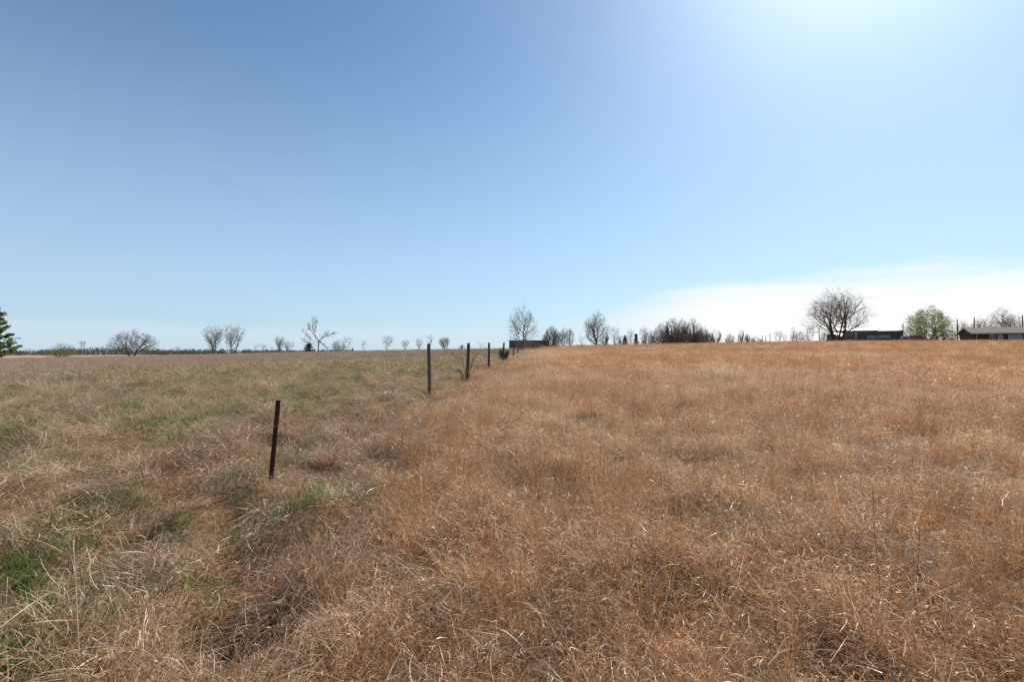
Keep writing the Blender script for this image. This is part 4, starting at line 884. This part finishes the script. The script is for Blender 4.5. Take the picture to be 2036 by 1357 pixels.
sh = shed('metal_shed', 'shed with pale roof and dark gable showing above the lettered container', x3, Y3, zg(x3, Y3, False), R(-28), 7.6, 4.6, at_z(659, 115)-zg(x3, Y3, False), at_z(655.5, 115)-zg(x3, Y3, False)+.15, M['dark_wall'], M['roof_metal'])
b = MB(); b.tube([(6., 2.3, 0), (6., 2.3, at_z(652.5, 115)-zg(x3, Y3, False))], .05, 6); b.build('vent_pipe', M['steel_dark'], sh)
Y4 = 107.; x4 = at_x(1669, Y4); zz = zg(x4, Y4, False)
shed('low_shed', 'low pale roofed shed between the biggest tree and the lettered container', x4, Y4, zz, R(3), 1.9, 4.0, at_z(668.5, Y4)-zz, at_z(662.5, Y4)-zz, M['dark_wall'], M['roof_metal'])
# house ---------------------------------------------------------------
M['brick'] = simple_mat('dark_brown_brick', (.045, .030, .026), (.08, .055, .045), 5, .9)
M['shingle'] = simple_mat('grey_brown_shingle', (.10, .088, .068), (.165, .145, .115), 6, .9, (1, 1, 4))
M['trim'] = simple_mat('off_white_trim', (.26, .26, .255), (.36, .36, .35), 4, .6)
M['glass'] = simple_mat('dark_window_glass', (.03, .035, .04), (.06, .07, .08), 1, .08, spec=.6)
def house():
    Y = 103.; x = at_x(1936, Y); EV = 2.5; z = at_z(662.8, Y)-EV; root = empty('ranch_house', (x, Y, z), R(-27)); tag(root, 'low brick ranch house with grey roof at the right edge', 'house')
    L, D, RG = 19., 7.6, 1.25
    b = MB(); b.box(0, L, 0, D, -.6, EV-.02); w = b.build('wall', M['brick'], root)
    b = MB(); b.prism_x([(.05, EV-.02), (D-.05, EV-.02), (D/2, EV+RG-.1)], .02, L-.02); b.build('gable', M['dark_wall'], root)
    rp = RG/(D/2)
    for s_ in (0, 1):
        y0, y1 = (-.55, D/2) if s_ == 0 else (D+.55, D/2); z0 = EV-.55*rp; b = MB(); V = []
        for xx in (-.5, L+.5): V += [(xx, y0, z0+.05), (xx, y1, EV+RG+.05), (xx, y1, EV+RG+.17), (xx, y0, z0+.17)]
        b.add(V, [(0, 1, 2, 3), (7, 6, 5, 4), (0, 4, 5, 1), (1, 5, 6, 2), (2, 6, 7, 3), (3, 7, 4, 0)]); rf = b.build('roof', M['shingle'], root)
        b = MB(); b.box(-.5, L+.5, (y0-.02 if s_ == 0 else y0), (y0 if s_ == 0 else y0+.02), z0-.08, z0+.15); b.build('fascia', M['trim'], rf)
        b = MB()                            # barge board up the gable
        V = []
        for xx in (-.53, -.50): V += [(xx, y0, z0-.06), (xx, y1, EV+RG-.02), (xx, y1, EV+RG+.18), (xx, y0, z0+.16)]
        b.add(V, [(0, 1, 2, 3), (7, 6, 5, 4), (0, 4, 5, 1), (1, 5, 6, 2), (2, 6, 7, 3), (3, 7, 4, 0)]); b.build('barge_board', M['trim'], rf)
    def window(x0, x1, z0, z1):
        b = MB()
        for q in ((x0-.08, x1+.08, z1, z1+.09), (x0-.08, x1+.08, z0-.09, z0), (x0-.08, x0, z0, z1), (x1, x1+.08, z0, z1), ((x0+x1)/2-.03, (x0+x1)/2+.03, z0, z1)): b.box(q[0], q[1], -.06, -.003, q[2], q[3])
        f = b.build('window', M['trim'], root); b = MB(); b.box(x0, x1, -.025, -.004, z0, z1); b.build('pane', M['glass'], f)
    window(2.6, 3.5, .9, 2.15); window(9.3, 10.8, .9, 2.15); window(13.2, 15.0, .9, 2.15)
    b = MB(); b.box(3.9, 4.8, -.05, -.003, -.1, 2.1); d = b.build('door', M['trim'], root); b = MB(); b.box(4.62, 4.7, -.09, -.05, .95, 1.03); b.build('handle', M['steel_dark'], d)
    b = MB(); b.box(5.6, 7.9, -.045, -.003, -.4, 2.1); d = b.build('garage_door', M['trim'], root)
    b = MB(); b.box(.3, .42, -.5, -.38, -.6, EV-.25); b.build('porch_post', M['trim'], root)
    b = MB(); b.box(12, 12.6, D/2-.3, D/2+.3, EV+RG-.4, EV+RG+.5); b.build('chimney', M['brick'], root)
house()
# vehicles --------------------------------------------------------------
M['red_paint'] = simple_mat('red_car_paint', (.20, .012, .016), (.26, .02, .022), 1, .25, spec=.5)
M['white_paint'] = simple_mat('white_car_paint', (.70, .70, .69), (.78, .78, .77), 1, .25, spec=.5)
M['tyre'] = simple_mat('tyre_rubber', (.015, .015, .015), (.03, .03, .03), 8, .9)
M['chrome'] = simple_mat('grey_metal', (.4, .4, .4), (.55, .55, .55), 4, .3, metal=.8)
def wheel(root, x, y, r):
    t = MB(); n = 20; V = []; F = []
    for yy, q in ((-.11, .62), (-.11, .96), (-.07, 1.), (.07, 1.), (.11, .96), (.11, .62)):
        V += [(x+r*q*math.cos(2*math.pi*i/n), y+yy, r+r*q*math.sin(2*math.pi*i/n)) for i in range(n)]
    for k in range(5): F += [(k*n+i, (k+1)*n+i, (k+1)*n+(i+1) % n, k*n+(i+1) % n) for i in range(n)]
    t.add(V, F); w = t.build('wheel', M['tyre'], root, smooth=True)
    t = MB(); t.tube([(x, y-.09, r), (x, y+.09, r)], r*.62, 14); t.build('rim', M['chrome'], w)
def vehicle(name, label, cat, x, y, rz, paint, kind):
    root = empty(name, (x, y, zg(x, y, False)), rz); tag(root, label, cat); W = 1.85
    if kind == 'pickup':
        low = [(0, .5), (.35, .42), (5.1, .42), (5.3, .6), (5.28, 1.0), (3.75, 1.12), (2.05, 1.14), (0.02, 1.12)]; cab = [(2.0, 1.12), (3.8, 1.1), (3.15, 1.72), (3.0, 1.78), (2.15, 1.78), (2.0, 1.68)]
        wins = [[(2.18, 1.2), (2.78, 1.2), (2.78, 1.66), (2.22, 1.66)], [(2.86, 1.2), (3.52, 1.2), (3.1, 1.64), (2.86, 1.66)]]; ws = (.95, 4.3); r = .38
    elif kind == 'van':
        low = [(0, .45), (.3, .35), (4.4, .35), (4.7, .6), (4.65, 1.05), (3.9, 1.2), (.05, 1.2)]; cab = [(.05, 1.18), (3.95, 1.15), (3.25, 1.9), (3.0, 2.02), (.3, 2.02), (.1, 1.9)]
        wins = [[(.3, 1.28), (1.5, 1.28), (1.5, 1.78), (.34, 1.78)], [(1.62, 1.28), (2.6, 1.28), (2.6, 1.78), (1.62, 1.78)], [(2.72, 1.28), (3.6, 1.28), (3.2, 1.76), (2.72, 1.78)]]; ws = (.9, 3.85); r = .34
    else:
        low = [(0, .45), (.3, .3), (4.4, .3), (4.6, .5), (4.55, .8), (3.3, .95), (.9, .98), (.05, .9)]; cab = [(.55, .96), (3.55, .93), (2.75, 1.42), (2.5, 1.47), (1.4, 1.47), (1.15, 1.42)]
        wins = [[(.95, 1.0), (1.85, 1.0), (1.85, 1.38), (1.3, 1.38)], [(1.93, 1.0), (3.15, 1.0), (2.65, 1.36), (1.93, 1.38)]]; ws = (.85, 3.75); r = .32
    def shell(prof, y0, y1, inset, name_):
        bm = bmesh.new(); n = len(prof); a = [bm.verts.new((px, y0, pz)) for px, pz in prof]; c = [bm.verts.new((px, y1, pz)) for px, pz in prof]; bm.faces.new(a); bm.faces.new(c[::-1])
        for i in range(n): bm.faces.new((a[i], c[i], c[(i+1) % n], a[(i+1) % n]))
        zc = max(p[1] for p in prof)
        for v in bm.verts:
            if inset and v.co.z > zc-.2: v.co.y += inset*(1 if v.co.y < W/2 else -1)
        bmesh.ops.recalc_face_normals(bm, faces=bm.faces); bmesh.ops.bevel(bm, geom=bm.edges[:], offset=.05, segments=2, affect='EDGES', clamp_overlap=True)
        me = bpy.data.meshes.new(name_); bm.to_mesh(me); bm.free(); me.materials.append(paint); o = bpy.data.objects.new(name_, me); COL.objects.link(o); o.parent = root; return o
    shell(low, 0, W, 0, 'body'); cabo = shell(cab, .08, W-.08, .12, 'cab')
    if kind == 'pickup':
        b = MB(); b.box(.12, 1.95, .12, W-.12, 1.121, 1.128); b.build('bed', M['tyre'], root)
    zt = max(p[1] for p in cab); zb = min(p[1] for p in cab)
    for pr in wins:
        for sd in (0, 1):
            V = []
            for px, pz in pr:
                ins_ = .08+.12*max(0, (pz-zb)/(zt-zb)) ; V.append((px, ins_-.012 if sd == 0 else W-ins_+.012, pz))
            mesh_obj('window', V, [tuple(range(4))], M['glass'], root)
    f0, f1 = cab[1], cab[2]; lx = lambda t: (f0[0]+(f1[0]-f0[0])*t+.012, f0[1]+(f1[1]-f0[1])*t+.012)
    a, c = lx(.12), lx(.9); mesh_obj('windscreen', [(a[0], .18, a[1]), (a[0], W-.18, a[1]), (c[0], W-.27, c[1]), (c[0], .27, c[1])], [(0, 1, 2, 3)], M['glass'], root)
    for wx in ws:
        for wy in (.1, W-.1): wheel(root, wx, wy, r)
    xe = max(p[0] for p in low)
    for yy in (.12, W-.42):
        b = MB(); b.box(xe-.06, xe+.01, yy, yy+.3, .68, .86); b.build('headlight', M['chrome'], root)
    b = MB(); b.box(xe-.04, xe+.08, .05, W-.05, .42, .56); b.build('bumper', M['chrome'], root)
    return root
vehicle('pickup_truck', 'red pickup truck parked beside the lettered container', 'truck', at_x(1801, 90.), 90., R(-2), M['red_paint'], 'pickup')
vehicle('parked_van', 'white van half hidden between the lettered container and the red truck', 'van', at_x(1793, 104.), 104., R(-4), M['white_paint'], 'van')
# poles ---------------------------------------------------------------
M['pole'] = simple_mat('pole_wood', (.06, .05, .042), (.13, .11, .095), 6, .9, (1, 1, .1))
def pole(name, label, px, Y, top_py, r, arm=None, cat='pole', mat='pole', group=None):
    x = at_x(px, Y); z = zg(x, Y, False); H = at_z(top_py, Y)-z; root = empty(name, (x, Y, z-.1)); tag(root, label, cat, group)
    b = MB(); b.tube([(0, 0, 0), (.01, 0, H*.5), (0, 0, H+.1)], [r*1.15, r, r*.8], 8); b.build('shaft', M[mat], root, smooth=True)
    b = MB()
    if arm: b.box(-arm, arm, -.06, .06, H-.45, H-.32)
    else: b.tube([(0, 0, H+.1), (0, 0, H+.16)], [r*.8, r*.3], 8)
    b.build('crossarm' if arm else 'cap', M[mat], root)
pole('utility_pole', 'wooden utility pole left of the house gable', 1904, 112, 635, .13, group='utility poles behind the house')
pole('utility_pole', 'wooden utility pole rising behind the left part of the house roof', 1938, 122, 631, .13, group='utility poles behind the house')
pole('utility_pole', 'wooden utility pole at the right edge behind the house', 2034, 116, 627, .13, group='utility poles behind the house')
pole('yard_pole', 'thin pole behind the right end of the lettered container', 1796, 112, 642, .09)
pole('yard_pole', 'thin pole left of the fan shaped bare bush by the biggest tree', 1629, 103, 654, .07)
for px, tp, lab in ((1516, 667, 'short thin stake, leftmost of the three far stakes'), (1522, 669, 'shortest thin stake, middle of the three far stakes'), (1531, 662, 'tallest thin stake, rightmost of the three far stakes')): pole('stake', lab, px, 100, tp, .06, cat='stake', group='far stakes right of the thicket')
for px, tp, lab in ((236, 702, 'short pale marker post below the wide forked tree'), (369, 701, 'short pale marker post right of the thin dead sapling')): pole('marker_post', lab, px, 92, tp, .05, cat='post', mat='trim')
def pylon():
    Y = 560.; x = at_x(164.5, Y); z = zg(x, Y, False); s_ = Y/FPX; H = at_z(678, Y)-z; root = empty('transmission_pole', (x, Y, z)); tag(root, 'far twin legged transmission pole above the distant woods', 'pylon')
    za = at_z(682, Y)-z; zx = at_z(691, Y)-z
    for dx in (-3, 3): b = MB(); b.tube([(dx*s_, 0, -1), (dx*s_, 0, H)], [.34, .24], 6); b.build('leg', M['pole'], root)
    b = MB(); b.box(-6.4*s_, 6.4*s_, -.2, .2, za-.2, za+.25); b.build('crossarm', M['pole'], root)
    b = MB(); b.tube([(-3*s_, 0, za-1), (3*s_, 0, zx)], .14, 4); b.tube([(3*s_, 0, za-1), (-3*s_, 0, zx)], .14, 4); b.build('brace', M['pole'], root)
    for dx in (-6, 0, 6): b = MB(); b.tube([(dx*s_, 0, za-.2), (dx*s_, 0, za-2.2)], .15, 5); b.build('insulator', M['pole'], root)
pylon()

# ------------------------------------------------------------------ single stalks and tussocks close to the camera
M['stalk_orange'] = simple_mat('orange_stalk', (.40, .17, .06), (.55, .27, .11), 20, .6)
M['stalk_straw'] = simple_mat('straw_stalk', (.50, .37, .21), (.66, .53, .35), 20, .55)
M['stalk_grey'] = simple_mat('grey_brown_stalk', (.13, .09, .065), (.25, .18, .13), 20, .8)
def stalk(label, pts, Y, mat, r=.0028, head=0, leaves=0, seed=0, side=0):
    g = np.random.default_rng(seed+50); bx, by = pts[0]; x = at_x(bx, Y); z = zg(x, Y)
    root = empty('dry_stalk', (x, Y, z)); tag(root, label, 'stalk')
    q = [np.array([0, 0, -.04])]+[np.array([at_x(a, Y)-x, .03*i*side+g.normal(0, .008), at_z(b, Y)-z]) for i, (a, b) in enumerate(pts[1:], 1)]; q = np.array(q)
    q = np.array([q[0]+(q[1]-q[0])*0]+[q[i]+(q[i+1]-q[i])*t for i in range(len(q)-1) for t in (.33, .66, 1.)])
    b = MB(); b.tube(q, np.linspace(r, r*.5, len(q)), 5); b.build('stem', M[mat], root, smooth=True)
    if head:
        b = MB()
        for k in range(head):
            f = g.uniform(.62, 1)*(len(q)-1.001); j = int(f); p = q[j]+(q[j+1]-q[j])*(f-j); d = unit(unit(q[j+1]-q[j])+g.normal(0, .22, 3)); e = p+d*g.uniform(.03, .075); w = np.cross(d, g.normal(0, 1, 3)); w = unit(w)*.0022
            b.add([p-w, p+w, e+w*.4, e-w*.4], [(0, 1, 2, 3)])
        b.build('seed_head', M[mat], root)['kind'] = 'stuff'
    if leaves:
        b = MB()
        for k in range(leaves):
            f = g.uniform(.15, .8)*(len(q)-1.001); j = int(f); p = q[j]+(q[j+1]-q[j])*(f-j); d = unit(g.normal(0, 1, 3)+np.array([0, 0, .6])); w = unit(np.cross(d, g.normal(0, 1, 3)))*.0024; ln = g.uniform(.06, .16); m = p+d*ln*.6; e = p+d*ln-np.array([0, 0, .03])
            b.add([p-w, p+w, m+w, m-w, e+w*.3, e-w*.3], [(0, 1, 2, 3), (3, 2, 4, 5)])
        b.build('leaf', M[mat], root)['kind'] = 'stuff'
stalk('orange leaning grass stem right of the leaning steel post', [(538, 1195), (550, 1120), (574, 1040), (592, 990), (607, 955)], 2.75, 'stalk_orange', .0038, head=26, leaves=7, seed=1)
stalk('straight pale straw stem in the lower left corner', [(173, 1345), (168, 1260), (158, 1160), (152, 1072)], 2.1, 'stalk_straw', .0026, leaves=1, seed=2)
stalk('pale feathery grass stem leaning right in the lower left', [(216, 1345), (250, 1250), (285, 1150), (322, 1078)], 2.12, 'stalk_straw', .0026, head=30, leaves=2, seed=3)
stalk('bent straw stem arching right near the bottom left', [(270, 1345), (340, 1290), (420, 1240), (500, 1203), (548, 1198)], 2.15, 'stalk_straw', .003, head=24, leaves=3, seed=4)
stalk('curved straw leaf stem between the two leaning pale stems', [(262, 1345), (296, 1235), (312, 1170), (345, 1137), (368, 1130)], 2.13, 'stalk_straw', .0032, head=14, leaves=3, seed=5)
stalk('short pale stem at the left edge', [(28, 1262), (24, 1210), (23, 1145)], 2.5, 'stalk_straw', .0026, seed=6)
stalk('thin brown weed stem left of the dark hollow', [(150, 1115), (142, 1075), (128, 1042)], 3.2, 'stalk_grey', .0032, leaves=2, seed=7)
stalk('thin grey weed stem standing right of the leaning steel post', [(597, 957), (593, 920), (593, 872), (592, 852)], 4.9, 'stalk_grey', .0035, leaves=4, seed=8)
stalk('tallest thin dark weed stem in the right field', [(1742, 1235), (1740, 1150), (1737, 1060), (1736, 975)], 2.6, 'stalk_grey', .0026, leaves=3, seed=9)
stalk('thin dark weed stem leaning right in the right field', [(1806, 1235), (1812, 1150), (1820, 1085), (1826, 1035)], 2.6, 'stalk_grey', .0024, leaves=3, seed=10)
stalk('short thin dark weed stem near the lower right', [(1836, 1290), (1836, 1220), (1834, 1150)], 2.35, 'stalk_grey', .0024, leaves=2, seed=11)
stalk('upright rust orange stem, left of a pair in the middle foreground', [(736, 995), (737, 950), (742, 905), (748, 850)], 4.5, 'stalk_orange', .0038, head=20, leaves=5, seed=12)
stalk('upright rust orange stem, right of a pair in the middle foreground', [(784, 990), (786, 950), (796, 900), (806, 845)], 4.6, 'stalk_orange', .0038, head=20, leaves=5, seed=13)
M['tussock'] = grass_mat('tussock_blade', [(.22, .075, .035), (.40, .175, .085), (.56, .33, .19), (.86, .70, .52)], transl=.35)
def tussock(label, px, py, sc_, seed, mat='tussock'):
    x, y = ground_at(px, py); z = zg(x, y); g = np.random.default_rng(seed)
    d = merge(blades(g, 240, .11, (.22, .46), (.0024, .0048), (.05, .9), (.8, 2.6), .7, 7, az_sd=.5), blades(g, 110, .13, (.12, .3), (.0024, .005), (.4, 1.2), (1., 3.4), 1.2, 6, az_sd=.8))
    d = (d[0]*sc_, d[1], d[2], np.full(len(d[2]), .6)); o = bpy.data.objects.new('grass_tussock', blade_mesh('grass_tussock', d, M[mat])); COL.objects.link(o); o.location = (x, y, z-.02); tag(o, label, 'tussock')
tussock('big reddish brown grass tussock over a dark hollow at lower left', 290, 1080, 1.45, 1)
tussock('tan arching grass tussock left of the orange leaning stem', 470, 1085, .85, 2)
tussock('low tan tussock in the bottom left corner', 75, 1180, .8, 3)
tussock('rust brown tussock just behind the leaning steel post', 655, 925, 1.0, 4)
